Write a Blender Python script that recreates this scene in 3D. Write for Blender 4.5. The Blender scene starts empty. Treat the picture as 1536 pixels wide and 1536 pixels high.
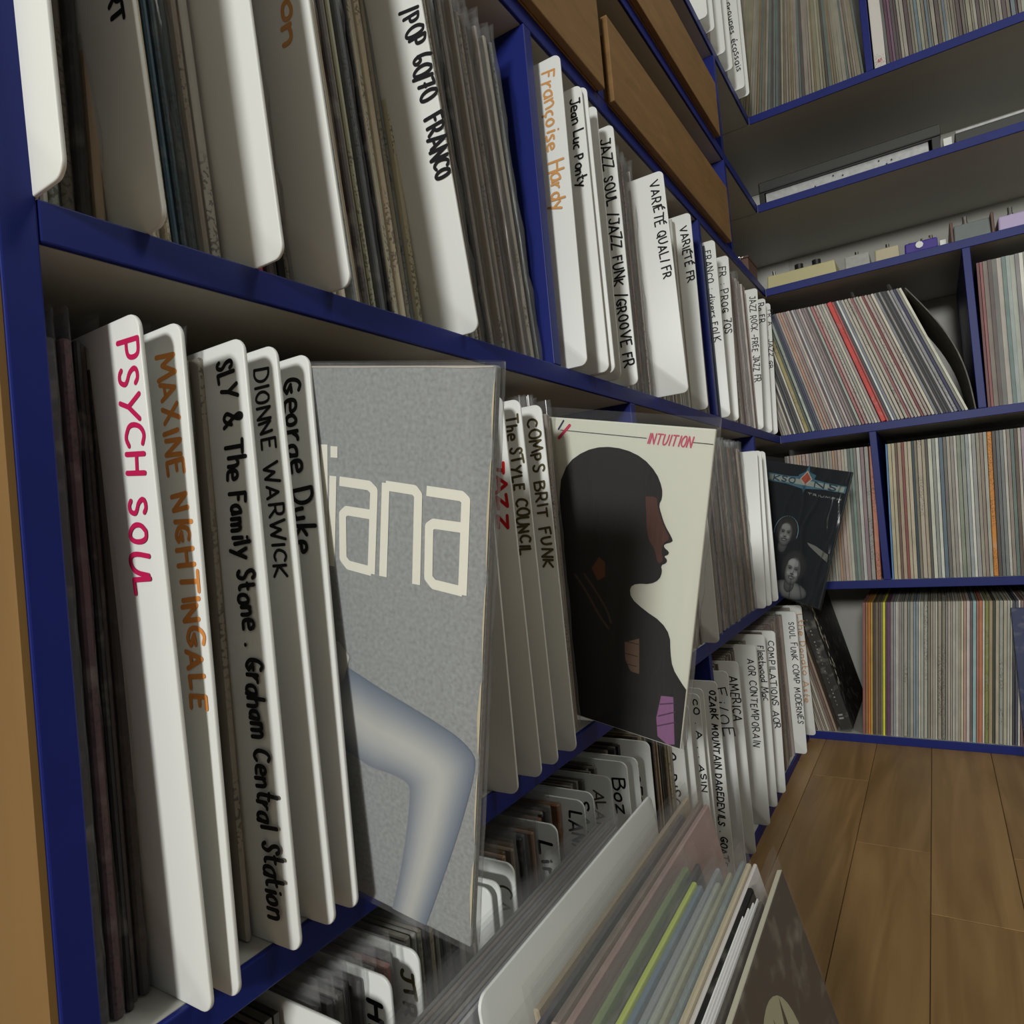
import bpy, bmesh, math, random
from mathutils import Vector, Matrix

# ---------------------------------------------------------------- scene, camera, light
sc = bpy.context.scene
col = sc.collection
sc.view_settings.view_transform = 'Standard'
sc.view_settings.look = 'None'
sc.view_settings.exposure = 0.0
sc.view_settings.gamma = 1.0
sc.view_settings.use_curve_mapping = False
sc.cycles.transparent_max_bounces = 24

YAW, PITCH, ROLL, FPX = -0.5593, 0.0177, -0.0916, 1011.74
CAM = Vector((0.3064, 0.0, 0.5833))
cy, sy, cp, sp = math.cos(YAW), math.sin(YAW), math.cos(PITCH), math.sin(PITCH)
fwd = Vector((sy*cp, cy*cp, sp)); rt = Vector((cy, -sy, 0)); up = rt.cross(fwd)
cr, sr = math.cos(ROLL), math.sin(ROLL)
r2 = cr*rt + sr*up; u2 = -sr*rt + cr*up
cd = bpy.data.cameras.new('camera')
cd.sensor_width = 36.0
cd.lens = 36.0*FPX/1536.0
cd.clip_start = 0.01
cam = bpy.data.objects.new('camera', cd); col.objects.link(cam)
cam.matrix_world = Matrix(((r2.x, u2.x, -fwd.x, CAM.x), (r2.y, u2.y, -fwd.y, CAM.y), (r2.z, u2.z, -fwd.z, CAM.z), (0, 0, 0, 1)))
sc.camera = cam

world = bpy.data.worlds.new('room_ambient'); sc.world = world
world.use_nodes = True
wb = world.node_tree.nodes['Background']
wb.inputs['Color'].default_value = (0.93, 1.0, 0.97, 1)
wb.inputs['Strength'].default_value = 0.085

def area_light(name, loc, target, size, power, color):
    l = bpy.data.lights.new(name, 'AREA'); l.shape = 'DISK'; l.size = size; l.energy = power; l.color = color
    o = bpy.data.objects.new(name, l); col.objects.link(o)
    o.location = loc
    o.rotation_euler = (Vector(target)-Vector(loc)).to_track_quat('-Z', 'Y').to_euler()
    return o
area_light('lamp_behind_camera', (0.66, -2.9, 1.5), (0.0, 0.7, 0.6), 0.42, 84, (0.985, 1.0, 0.965))
area_light('ceiling_lamp', (1.3, 0.75, 2.35), (1.1, 0.9, 0.0), 0.5, 12, (0.97, 1.0, 0.93))

# ---------------------------------------------------------------- materials
def nodes_of(m):
    m.use_nodes = True
    return m.node_tree, m.node_tree.nodes['Principled BSDF']

def plain(name, rgb, rough=0.5, spec=0.5, metal=0.0, noise=0.0, nscale=40.0, bump=0.0):
    m = bpy.data.materials.new(name); nt, b = nodes_of(m)
    b.inputs['Base Color'].default_value = (*rgb, 1)
    b.inputs['Roughness'].default_value = rough
    b.inputs['Specular IOR Level'].default_value = spec
    b.inputs['Metallic'].default_value = metal
    if noise or bump:
        tc = nt.nodes.new('ShaderNodeTexCoord')
        n = nt.nodes.new('ShaderNodeTexNoise'); n.inputs['Scale'].default_value = nscale; n.inputs['Detail'].default_value = 5
        nt.links.new(tc.outputs['Object'], n.inputs['Vector'])
        if noise:
            mr = nt.nodes.new('ShaderNodeMapRange')
            mr.inputs['To Min'].default_value = 1-noise; mr.inputs['To Max'].default_value = 1+noise
            nt.links.new(n.outputs['Fac'], mr.inputs['Value'])
            mx = nt.nodes.new('ShaderNodeVectorMath'); mx.operation = 'SCALE'
            mx.inputs[0].default_value = rgb
            nt.links.new(mr.outputs['Result'], mx.inputs['Scale'])
            nt.links.new(mx.outputs['Vector'], b.inputs['Base Color'])
        if bump:
            bp = nt.nodes.new('ShaderNodeBump'); bp.inputs['Strength'].default_value = bump; bp.inputs['Distance'].default_value = 0.0006
            nt.links.new(n.outputs['Fac'], bp.inputs['Height'])
            nt.links.new(bp.outputs['Normal'], b.inputs['Normal'])
    return m

M = {}
M['blue'] = plain('blue_paint', (0.008, 0.016, 0.150), 0.45, 0.28, noise=0.18, nscale=18, bump=0.25)
M['white_board'] = plain('white_melamine', (0.46, 0.45, 0.41), 0.5, 0.4, noise=0.05, nscale=8)
M['wall'] = plain('white_wall', (0.62, 0.61, 0.57), 0.8, 0.2, noise=0.05, nscale=6)
M['black'] = plain('black_plastic', (0.012, 0.012, 0.012), 0.4)
M['dark'] = plain('dark_casing', (0.022, 0.023, 0.02), 0.45, noise=0.15, nscale=30)
M['chrome'] = plain('chrome', (0.75, 0.73, 0.68), 0.22, metal=1.0)
M['speckled'] = plain('speckled_metal', (0.42, 0.42, 0.42), 0.5, 0.5, metal=0.2, noise=0.35, nscale=90)
M['concrete'] = plain('sand_cast_metal', (0.36, 0.36, 0.34), 0.6, noise=0.25, nscale=120, bump=0.4)
M['divider'] = plain('white_divider_plastic', (0.71, 0.72, 0.695), 0.38, 0.45, noise=0.02, nscale=12)
M['vinyl'] = plain('black_vinyl', (0.01, 0.01, 0.012), 0.25)

def object_color(name, rough, spec, streak=0.0, wear=0.0, grain=0.0):
    """shared material: the object's own colour, printed small type and worn card edges"""
    m = bpy.data.materials.new(name); nt, b = nodes_of(m)
    oi = nt.nodes.new('ShaderNodeObjectInfo'); tc = nt.nodes.new('ShaderNodeTexCoord')
    out = oi.outputs['Color']
    addv = nt.nodes.new('ShaderNodeVectorMath'); addv.operation = 'ADD'
    rs = nt.nodes.new('ShaderNodeVectorMath'); rs.operation = 'SCALE'
    cmb = nt.nodes.new('ShaderNodeCombineXYZ')
    for i in range(3): nt.links.new(oi.outputs['Random'], cmb.inputs[i])
    nt.links.new(cmb.outputs[0], rs.inputs[0]); rs.inputs['Scale'].default_value = 37.0
    nt.links.new(tc.outputs['Object'], addv.inputs[0]); nt.links.new(rs.outputs[0], addv.inputs[1])
    def noise(scale, stretch, lo, hi, detail=3):
        mp = nt.nodes.new('ShaderNodeMapping'); mp.inputs['Scale'].default_value = stretch
        nt.links.new(addv.outputs[0], mp.inputs['Vector'])
        n = nt.nodes.new('ShaderNodeTexNoise'); n.inputs['Scale'].default_value = scale; n.inputs['Detail'].default_value = detail
        nt.links.new(mp.outputs[0], n.inputs['Vector'])
        r = nt.nodes.new('ShaderNodeMapRange'); r.inputs['From Min'].default_value = lo; r.inputs['From Max'].default_value = hi
        nt.links.new(n.outputs['Fac'], r.inputs['Value']); return r.outputs['Result']
    def mix(fac, a, bcol, mode='MIX'):
        mx = nt.nodes.new('ShaderNodeMix'); mx.data_type = 'RGBA'; mx.blend_type = mode
        nt.links.new(fac, mx.inputs['Factor']); nt.links.new(a, mx.inputs['A'])
        mx.inputs['B'].default_value = bcol
        return mx.outputs['Result']
    def times(x, k):
        t = nt.nodes.new('ShaderNodeMath'); t.operation = 'MULTIPLY'; t.inputs[1].default_value = k
        nt.links.new(x, t.inputs[0]); return t.outputs[0]
    if streak:   # tiny spine type
        s1 = noise(1.0, (60, 500, 420), 0.52, 0.60, 1)
        s2 = noise(1.0, (1, 1, 11), 0.50, 0.56, 1)
        mm = nt.nodes.new('ShaderNodeMath'); mm.operation = 'MULTIPLY'
        nt.links.new(s1, mm.inputs[0]); nt.links.new(s2, mm.inputs[1])
        sx = nt.nodes.new('ShaderNodeSeparateXYZ'); nt.links.new(tc.outputs['Object'], sx.inputs[0])
        gt = nt.nodes.new('ShaderNodeMath'); gt.operation = 'GREATER_THAN'; gt.inputs[1].default_value = -0.0015; nt.links.new(sx.outputs['X'], gt.inputs[0])
        m3 = nt.nodes.new('ShaderNodeMath'); m3.operation = 'MULTIPLY'; nt.links.new(mm.outputs[0], m3.inputs[0]); nt.links.new(gt.outputs[0], m3.inputs[1]); mm = m3
        out = mix(times(mm.outputs[0], streak), out, (0.03, 0.028, 0.025, 1))
    if wear:
        w1 = noise(1.0, (40, 40, 55), 0.54, 0.75, 5)
        out = mix(times(w1, wear), out, (0.55, 0.52, 0.45, 1))
    if grain:
        g = noise(1.0, (420, 420, 420), 0.3, 0.7, 4)
        out = mix(times(g, grain), out, (0.04, 0.04, 0.04, 1))
    nt.links.new(out, b.inputs['Base Color'])
    b.inputs['Roughness'].default_value = rough; b.inputs['Specular IOR Level'].default_value = spec
    return m
M['jacket'] = object_color('printed_card', 0.5, 0.35, streak=0.6, wear=0.28)
M['card_grain'] = object_color('speckled_cover_card', 0.5, 0.35, grain=0.35)
M['ink'] = object_color('flat_ink', 0.6, 0.25)

def plastic(name, alpha, rough, tint, graze=0.3, gcap=0.28):
    """thin clear film: mostly see-through, a little milky at grazing angles, with real glossy reflections"""
    m = bpy.data.materials.new(name); m.use_nodes = True; nt = m.node_tree
    for n in list(nt.nodes): nt.nodes.remove(n)
    N = nt.nodes.new; Lk = nt.links.new
    out = N('ShaderNodeOutputMaterial')
    tc = N('ShaderNodeTexCoord'); n = N('ShaderNodeTexNoise')
    mp = N('ShaderNodeMapping'); mp.inputs['Scale'].default_value = (60, 60, 9)
    Lk(tc.outputs['Object'], mp.inputs[0]); Lk(mp.outputs[0], n.inputs['Vector'])
    n.inputs['Scale'].default_value = 1.0; n.inputs['Detail'].default_value = 3
    bp = N('ShaderNodeBump'); bp.inputs['Strength'].default_value = 0.5; bp.inputs['Distance'].default_value = 0.003
    Lk(n.outputs['Fac'], bp.inputs['Height'])
    lw = N('ShaderNodeLayerWeight'); lw.inputs['Blend'].default_value = 0.35
    mr = N('ShaderNodeMapRange'); mr.inputs['To Min'].default_value = alpha; mr.inputs['To Max'].default_value = min(1, alpha+graze)
    Lk(lw.outputs['Facing'], mr.inputs['Value'])
    tr = N('ShaderNodeBsdfTransparent'); df = N('ShaderNodeBsdfDiffuse'); df.inputs['Color'].default_value = (*tint, 1)
    gl = N('ShaderNodeBsdfGlossy'); gl.inputs['Roughness'].default_value = rough
    Lk(bp.outputs[0], gl.inputs['Normal'])
    fr = N('ShaderNodeFresnel'); fr.inputs['IOR'].default_value = 1.4
    ml = N('ShaderNodeMath'); ml.operation = 'MULTIPLY'; ml.inputs[1].default_value = 0.8; Lk(fr.outputs[0], ml.inputs[0])
    mn = N('ShaderNodeMath'); mn.operation = 'MINIMUM'; mn.inputs[1].default_value = gcap; Lk(ml.outputs[0], mn.inputs[0])
    m1 = N('ShaderNodeMixShader'); m2 = N('ShaderNodeMixShader')
    Lk(mr.outputs['Result'], m1.inputs[0]); Lk(tr.outputs[0], m1.inputs[1]); Lk(df.outputs[0], m1.inputs[2])
    Lk(mn.outputs[0], m2.inputs[0]); Lk(m1.outputs[0], m2.inputs[1]); Lk(gl.outputs[0], m2.inputs[2])
    Lk(m2.outputs[0], out.inputs['Surface'])
    return m
M['sleeve'] = plastic('clear_plastic_sleeve', 0.045, 0.16, (0.55, 0.55, 0.55), 0.16, 0.13)
M['sleeve_stack'] = plastic('soft_clear_plastic_sleeve', 0.018, 0.14, (0.5, 0.5, 0.52), 0.09, 0.09)
M['sleeve_clear'] = plastic('very_clear_plastic_sleeve', 0.02, 0.12, (0.5, 0.5, 0.52), 0.22)

def wood(name, c1, c2, stretch, gs=1.0, rough=0.42):
    m = bpy.data.materials.new(name); nt, b = nodes_of(m)
    tc = nt.nodes.new('ShaderNodeTexCoord'); oi = nt.nodes.new('ShaderNodeObjectInfo')
    cmb = nt.nodes.new('ShaderNodeCombineXYZ'); ml = nt.nodes.new('ShaderNodeMath'); ml.operation = 'MULTIPLY'; ml.inputs[1].default_value = 23.0
    nt.links.new(oi.outputs['Random'], ml.inputs[0])
    for i in range(3): nt.links.new(ml.outputs[0], cmb.inputs[i])
    ad = nt.nodes.new('ShaderNodeVectorMath'); ad.operation = 'ADD'
    mp = nt.nodes.new('ShaderNodeMapping'); mp.inputs['Scale'].default_value = stretch
    nt.links.new(tc.outputs['Object'], mp.inputs[0]); nt.links.new(mp.outputs[0], ad.inputs[0]); nt.links.new(cmb.outputs[0], ad.inputs[1])
    n = nt.nodes.new('ShaderNodeTexNoise'); n.inputs['Scale'].default_value = gs; n.inputs['Detail'].default_value = 6; n.inputs['Distortion'].default_value = 1.2
    nt.links.new(ad.outputs[0], n.inputs['Vector'])
    cr_ = nt.nodes.new('ShaderNodeValToRGB')
    cr_.color_ramp.elements[0].position = 0.32; cr_.color_ramp.elements[0].color = (*c1, 1)
    cr_.color_ramp.elements[1].position = 0.68; cr_.color_ramp.elements[1].color = (*c2, 1)
    nt.links.new(n.outputs['Fac'], cr_.inputs[0])
    hs = nt.nodes.new('ShaderNodeMapRange'); hs.inputs['To Min'].default_value = 0.88; hs.inputs['To Max'].default_value = 1.12
    nt.links.new(oi.outputs['Random'], hs.inputs['Value'])
    sc_ = nt.nodes.new('ShaderNodeVectorMath'); sc_.operation = 'SCALE'
    nt.links.new(cr_.outputs[0], sc_.inputs[0]); nt.links.new(hs.outputs[0], sc_.inputs['Scale'])
    nt.links.new(sc_.outputs[0], b.inputs['Base Color'])
    b.inputs['Roughness'].default_value = rough; b.inputs['Specular IOR Level'].default_value = 0.35
    return m
M['floor_wood'] = wood('laminate_wood', (0.215, 0.120, 0.042), (0.33, 0.195, 0.078), (26, 2.2, 1))
M['panel_wood'] = wood('hardboard', (0.20, 0.105, 0.030), (0.26, 0.140, 0.044), (2, 9, 60), rough=0.6)
M['raw_wood'] = wood('raw_plywood', (0.150, 0.080, 0.022), (0.205, 0.115, 0.034), (9, 9, 2.5), rough=0.6)

# ---------------------------------------------------------------- mesh helpers
def link(name, mesh, parent=None, loc=(0, 0, 0), rot=(0, 0, 0), color=None):
    o = bpy.data.objects.new(name, mesh); col.objects.link(o)
    o.location = loc; o.rotation_euler = rot
    if parent: o.parent = parent
    if color: o.color = (*color, 1)
    return o

def tag(o, label=None, cat=None, group=None, kind=None):
    if label: o['label'] = label
    if cat: o['category'] = cat
    if group: o['group'] = group
    if kind: o['kind'] = kind
    return o

def empty(name, loc=(0, 0, 0), rot=(0, 0, 0)):
    o = bpy.data.objects.new(name, None); col.objects.link(o)
    o.location = loc; o.rotation_euler = rot; o.empty_display_size = 0.02
    return o

def to_mesh(bm, name, mat, smooth=False):
    me = bpy.data.meshes.new(name); bm.normal_update(); bm.to_mesh(me); bm.free()
    if mat: me.materials.append(mat)
    if smooth: me.polygons.foreach_set('use_smooth', [True]*len(me.polygons))
    return me

def add_box(bm, x0, x1, y0, y1, z0, z1, bevel=0.0, seg=2):
    r = bmesh.ops.create_cube(bm, size=1.0)
    vs = r['verts']
    for v in vs:
        v.co = Vector((x0+(v.co.x+.5)*(x1-x0), y0+(v.co.y+.5)*(y1-y0), z0+(v.co.z+.5)*(z1-z0)))
    if bevel:
        es = list({e for v in vs for e in v.link_edges})
        bmesh.ops.bevel(bm, geom=es, offset=bevel, segments=seg, affect='EDGES', profile=0.5)

def box(name, dims, mat, parent=None, bevel=0.0, seg=2, loc=(0, 0, 0), rot=(0, 0, 0), color=None):
    bm = bmesh.new(); add_box(bm, *dims, bevel=bevel, seg=seg)
    return link(name, to_mesh(bm, name, mat), parent, loc, rot, color)

def add_cyl(bm, c, r, h, axis='z', seg=16, r2=None, bevel=0.0):
    rr = bmesh.ops.create_cone(bm, cap_ends=True, segments=seg, radius1=r, radius2=r if r2 is None else r2, depth=h)
    m = Matrix.Translation(Vector((0, 0, h/2)))
    if axis == 'x': m = Matrix.Rotation(math.pi/2, 4, 'Y') @ m
    if axis == '-y': m = Matrix.Rotation(math.pi/2, 4, 'X') @ m
    bmesh.ops.transform(bm, matrix=Matrix.Translation(Vector(c)) @ m, verts=rr['verts'])

def plate(bm, pts, y0, y1, bevel=0.0):
    """polygon in the local xz plane extruded from y0 to y1"""
    f = [bm.verts.new((x, y0, z)) for x, z in pts]; b = [bm.verts.new((x, y1, z)) for x, z in pts]
    n = len(pts)
    fa = bm.faces.new(f); fb = bm.faces.new(b[::-1])
    for i in range(n):
        j = (i+1) % n; bm.faces.new((f[j], f[i], b[i], b[j]))
    bmesh.ops.recalc_face_normals(bm, faces=bm.faces[:])
    if bevel:
        es = [e for e in bm.edges if any(k in (fa, fb) for k in e.link_faces)]
        bmesh.ops.bevel(bm, geom=es, offset=bevel, segments=2, affect='EDGES', profile=0.5)

def rounded(x0, x1, z0, z1, r, n=5):
    pts = []
    for cx_, cz_, a0 in ((x1-r, z1-r, 0), (x0+r, z1-r, 90), (x0+r, z0+r, 180), (x1-r, z0+r, 270)):
        for i in range(n+1):
            a = math.radians(a0+90*i/n); pts.append((cx_+r*math.cos(a), cz_+r*math.sin(a)))
    return pts

def flat_poly(name, pts, y, mat, parent, color, label=None, thick=0.0003):
    """a printed shape: polygon lying on the plane y (facing -y)"""
    from mathutils.geometry import tessellate_polygon
    tri = tessellate_polygon([[Vector((x, 0, z)) for x, z in pts]])
    me = bpy.data.meshes.new(name)
    fs = []
    for t in tri:
        a, b, c = (Vector((pts[i][0], 0, pts[i][1])) for i in t)
        nrm = (b-a).cross(c-a)
        fs.append(tuple(t) if nrm.y < 0 else tuple(t[::-1]))
    me.from_pydata([(x, y, z) for x, z in pts], [], fs); me.materials.append(mat)
    return tag(link(name, me, parent, color=color), label)

def smooth_line(p, it=2):
    for _ in range(it):
        q = [p[0]]
        for a, b in zip(p, p[1:]):
            q.append((a[0]*.75+b[0]*.25, a[1]*.75+b[1]*.25)); q.append((a[0]*.25+b[0]*.75, a[1]*.25+b[1]*.75))
        q.append(p[-1]); p = q
    return p

def ribbons(name, lines, width, y, mat, parent, color, seg=8, caps=True, label=None):
    """pen strokes as flat print: polylines in (x, z) with round ends, on plane y facing -y"""
    V, F = [], []
    h = width/2
    for ln in lines:
        hw = h
        for a, b in zip(ln, ln[1:]):
            dx, dz = b[0]-a[0], b[1]-a[1]; L = math.hypot(dx, dz)
            if L < 1e-7: continue
            nx, nz = -dz/L*hw, dx/L*hw; k = len(V); y -= 1.2e-6
            V += [(a[0]+nx, y, a[1]+nz), (b[0]+nx, y, b[1]+nz), (b[0]-nx, y, b[1]-nz), (a[0]-nx, y, a[1]-nz)]
            F.append((k, k+3, k+2, k+1) if False else (k, k+1, k+2, k+3))
        idx = range(len(ln)) if caps else range(1, len(ln)-1)
        for i in idx:
            k = len(V); px, pz = ln[i]; y -= 1.2e-6
            V += [(px+hw*math.cos(2*math.pi*j/seg), y, pz+hw*math.sin(2*math.pi*j/seg)) for j in range(seg)]
            F.append(tuple(k+j for j in range(seg)))
    me = bpy.data.meshes.new(name); me.from_pydata(V, [], F); me.materials.append(mat)
    return tag(link(name, me, parent, color=color), label)

# ---------------------------------------------------------------- handwriting: a one-line stroke alphabet
G = {
 'A':(7,'023962;1454'),'B':(6,'0209;~093958473606;~0646556452320 2'),'C':(6,'~5839180604133253'),'D':(6,'0209;~093957543202'),
 'E':(5,'49090242;0636'),'F':(5,'490902;0636'),'G':(6,'~5839180604133253;5325;5535'),'H':(6,'0902;5952;0656'),'I':(2,'1912'),
 'J':(5,'~4944321203;1959'),'K':(6,'0902;590552'),'L':(5,'090242'),'M':(8,'0219346972'),'N':(6,'02095259'),'O':(6,'~290704224254574929'),
 'P':(6,'0209;~093948463505'),'Q':(6,'~290704224254574929;3451'),'R':(6,'0209;~093948463505;2552'),'S':(5,'~48391908163544321203'),
 'T':(7,'0969;3932'),'U':(6,'~090412325459'),'V':(7,'093269'),'W':(9,'0922476289'),'X':(6,'0952;5902'),'Y':(7,'093569;3522'),'Z':(6,'09590252'),
 'a':(5,'~46260503123244;4642'),'b':(5,'0902;~053645433202'),'c':(4,'~362605031232'),'d':(5,'4942;~45260503123244'),
 'e':(5,'~044445361605031242'),'f':(4,'~39281712;0636'),'g':(5,'~46260503123244;~46413010'),'h':(5,'0902;~0526364542'),
 'i':(2,'1612;1818'),'j':(3,'~26211000;2828'),'k':(5,'0902;360442'),'l':(2,'1912'),'m':(7,'0602;~0516263532;~3546566562'),'n':(5,'0602;~0526364542'),
 'o':(5,'~260503123243453626'),'p':(5,'0600;~05263645433202'),'q':(5,'4640;~45260503123244'),'r':(4,'0602;~042636'),'s':(4,'~3616052433 3202'),
 't':(4,'~19132232;0636'),'u':(5,'~0603122243;4642'),'v':(5,'062246'),'w':(7,'0612355266'),'x':(5,'0642;4602'),'y':(5,'0623;4610'),'z':(5,'06460242'),
 '\u00e9':(5,'~044445361605031242;2839'),'\u00c9':(5,'49090242;0636;2a4b'),'\u00e7':(4,'~362605031232;2120'),
 '&':(7,'~62171939370403224355'),'/':(4,'013a'),'.':(2,'1212'),',':(2,'1310'),':':(2,'1313;1616'),'-':(4,'0535'),
 '0':(5,'~290704224254574929'),'6':(5,'~39170412324335 04'),'7':(5,'094912;1535'),'2':(5,'~081939470242'),
}
def text_lines(s, start, end, cap, rnd, jitter=1.0):
    """strokes of s running from start to end (x, z); letter tops lie to the left of the running direction rotated, i.e. towards +x when running down"""
    d = Vector((end[0]-start[0], end[1]-start[1])); L = d.length; d /= L
    n = Vector((-d[1], d[0]))
    if n[0] < 0 and abs(d[1]) > abs(d[0]): n = -n
    total = 0.0
    for ch in s: total += (5.0 if ch == ' ' else G[ch][0]+1.1)
    k = L/total; ck = cap/7.0
    out = []; pos = 0.0
    for ch in s:
        if ch == ' ': pos += 5.0; continue
        adv, st = G[ch]
        rj = rnd.uniform(-.12, .12)*jitter; sj = 1+rnd.uniform(-.14, .10)*jitter; bj = rnd.uniform(-.6, .6)*jitter
        for t in st.replace(' ', '').split(';'):
            sm = t[0] == '~'; t = t.lstrip('~')
            pts = [(int(t[i], 16), int(t[i+1], 16)-2) for i in range(0, len(t)-1, 2)]
            if sm: pts = smooth_line(pts, 2)
            ln = []
            for gx, gy in pts:
                gx2, gy2 = (gx+rj*gy)*sj, (gy-rj*gx)*sj+bj
                a, b = (pos+gx2)*k, gy2*ck
                ln.append((start[0]+d[0]*a+n[0]*b, start[1]+d[1]*a+n[1]*b))
            if len(ln) == 2 and ln[0] == ln[1]: ln[1] = (ln[1][0]+1e-5, ln[1][1])
            out.append(ln)
        pos += adv+1.1
    return out
INKS = {'K': (0.008, 0.008, 0.010), 'P': (0.50, 0.010, 0.085), 'O': (0.62, 0.235, 0.055), 'Q': (0.60, 0.30, 0.10), 'R': (0.55, 0.01, 0.012), 'V': (0.085, 0.068, 0.028)}

DIVPOS = {   # x, y of the bottom front corner, lean in degrees, height
    'u0': (0.0259, 0.1370, 0.99, 0.322, 0.00),
    'rt': (0.0149, 0.1852, 3.87, 0.322, 0.00),
    'u2': (0.0224, 0.2467, 3.54, 0.322, 0.00),
    'son': (0.0165, 0.3019, 5.00, 0.322, 0.00),
    'pop': (0.0143, 0.4420, 8.80, 0.322, 0.00),
    'fh': (0.0202, 0.6269, -0.49, 0.324, 0.00),
    'jl': (0.0229, 0.6755, 0.71, 0.312, 0.00),
    'j2': (0.0252, 0.6863, 1.09, 0.314, 0.00),
    'j3': (0.0154, 0.7263, -0.39, 0.320, 0.00),
    'jazz': (0.0165, 0.7761, 0.53, 0.318, 0.00),
    'vq': (0.0408, 0.8959, 4.14, 0.294, 0.00),
    'vf': (0.0144, 1.0818, -0.85, 0.319, 0.00),
    'franco': (0.0139, 1.2232, -0.54, 0.318, 0.24),
    'prog': (0.0100, 1.3010, -2.57, 0.316, 1.12),
    'jrock': (0.0082, 1.5265, -4.77, 0.313, 1.84),
    'ro': (0.0055, 1.6332, -4.31, 0.316, 1.56),
    'last': (0.0077, 1.6855, -3.92, 0.316, 1.35),
    'psych': (0.0167, 0.1751, 1.40, 0.314, 0.00),
    'maxine': (0.0192, 0.1872, 0.28, 0.313, 0.00),
    'sly': (0.0185, 0.2229, 0.65, 0.312, 0.00),
    'dionne': (0.0180, 0.2461, 1.16, 0.312, 0.00),
    'george': (0.0176, 0.2631, 0.19, 0.311, 0.00),
    'azz': (0.0216, 0.4632, 1.50, 0.309, 0.00),
    'style': (0.0212, 0.4918, 1.57, 0.309, 0.00),
    'comps': (0.0216, 0.5251, 1.21, 0.308, 0.00),
    'w1': (0.0171, 1.3412, -3.57, 0.304, 1.40),
    'w2': (0.0208, 1.3745, -2.63, 0.305, 1.00),
    'w3': (0.0216, 1.4366, -2.06, 0.307, 0.00),
    'mod': (0.0205, 1.5851, -2.04, 0.314, 0.67),
    'don': (0.0202, 1.7165, 4.76, 0.314, 0.00),
    'aor': (0.0155, 1.3603, -2.92, 0.311, 1.11),
    'fle': (0.0131, 1.2924, -1.97, 0.317, 0.81),
    'aorc': (0.0156, 1.2132, -1.54, 0.314, 0.67),
    'ame': (0.0152, 1.1054, -0.63, 0.310, 0.00),
    'oz': (0.0180, 0.9720, 0.00, 0.312, 0.00),
    'eag': (0.0180, 1.0330, 0.00, 0.312, 0.00),
    'so': (0.0140, 0.9000, 0.00, 0.312, 0.00),
    'ant': (0.0140, 0.8520, 0.00, 0.312, 0.00),
    'disco': (0.0120, 0.8250, 0.00, 0.312, 0.00),
    'comp': (0.0180, 0.7000, 0.00, 0.312, 0.00),
    'boz': (0.0180, 0.6350, 0.00, 0.312, 0.00),
    'ala': (0.0180, 0.5950, 0.00, 0.312, 0.00),
    'sai': (0.0180, 0.5550, 0.00, 0.312, 0.00),
    'lan': (0.0180, 0.5360, 0.00, 0.312, 0.00),
    'lin': (0.0180, 0.4850, 0.00, 0.312, 0.00),
    'cx': (0.0180, 0.4170, 0.00, 0.312, 0.00),
    'jt': (0.0190, 0.3060, 0.00, 0.312, 0.00),
    'h': (0.0200, 0.2800, 0.00, 0.312, 0.00),
    'ecos': (0.0220, 1.6210, 0.00, 0.312, 0.00),
    'pp': (0.0160, 1.5350, 0.00, 0.312, 0.00),
}
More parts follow.
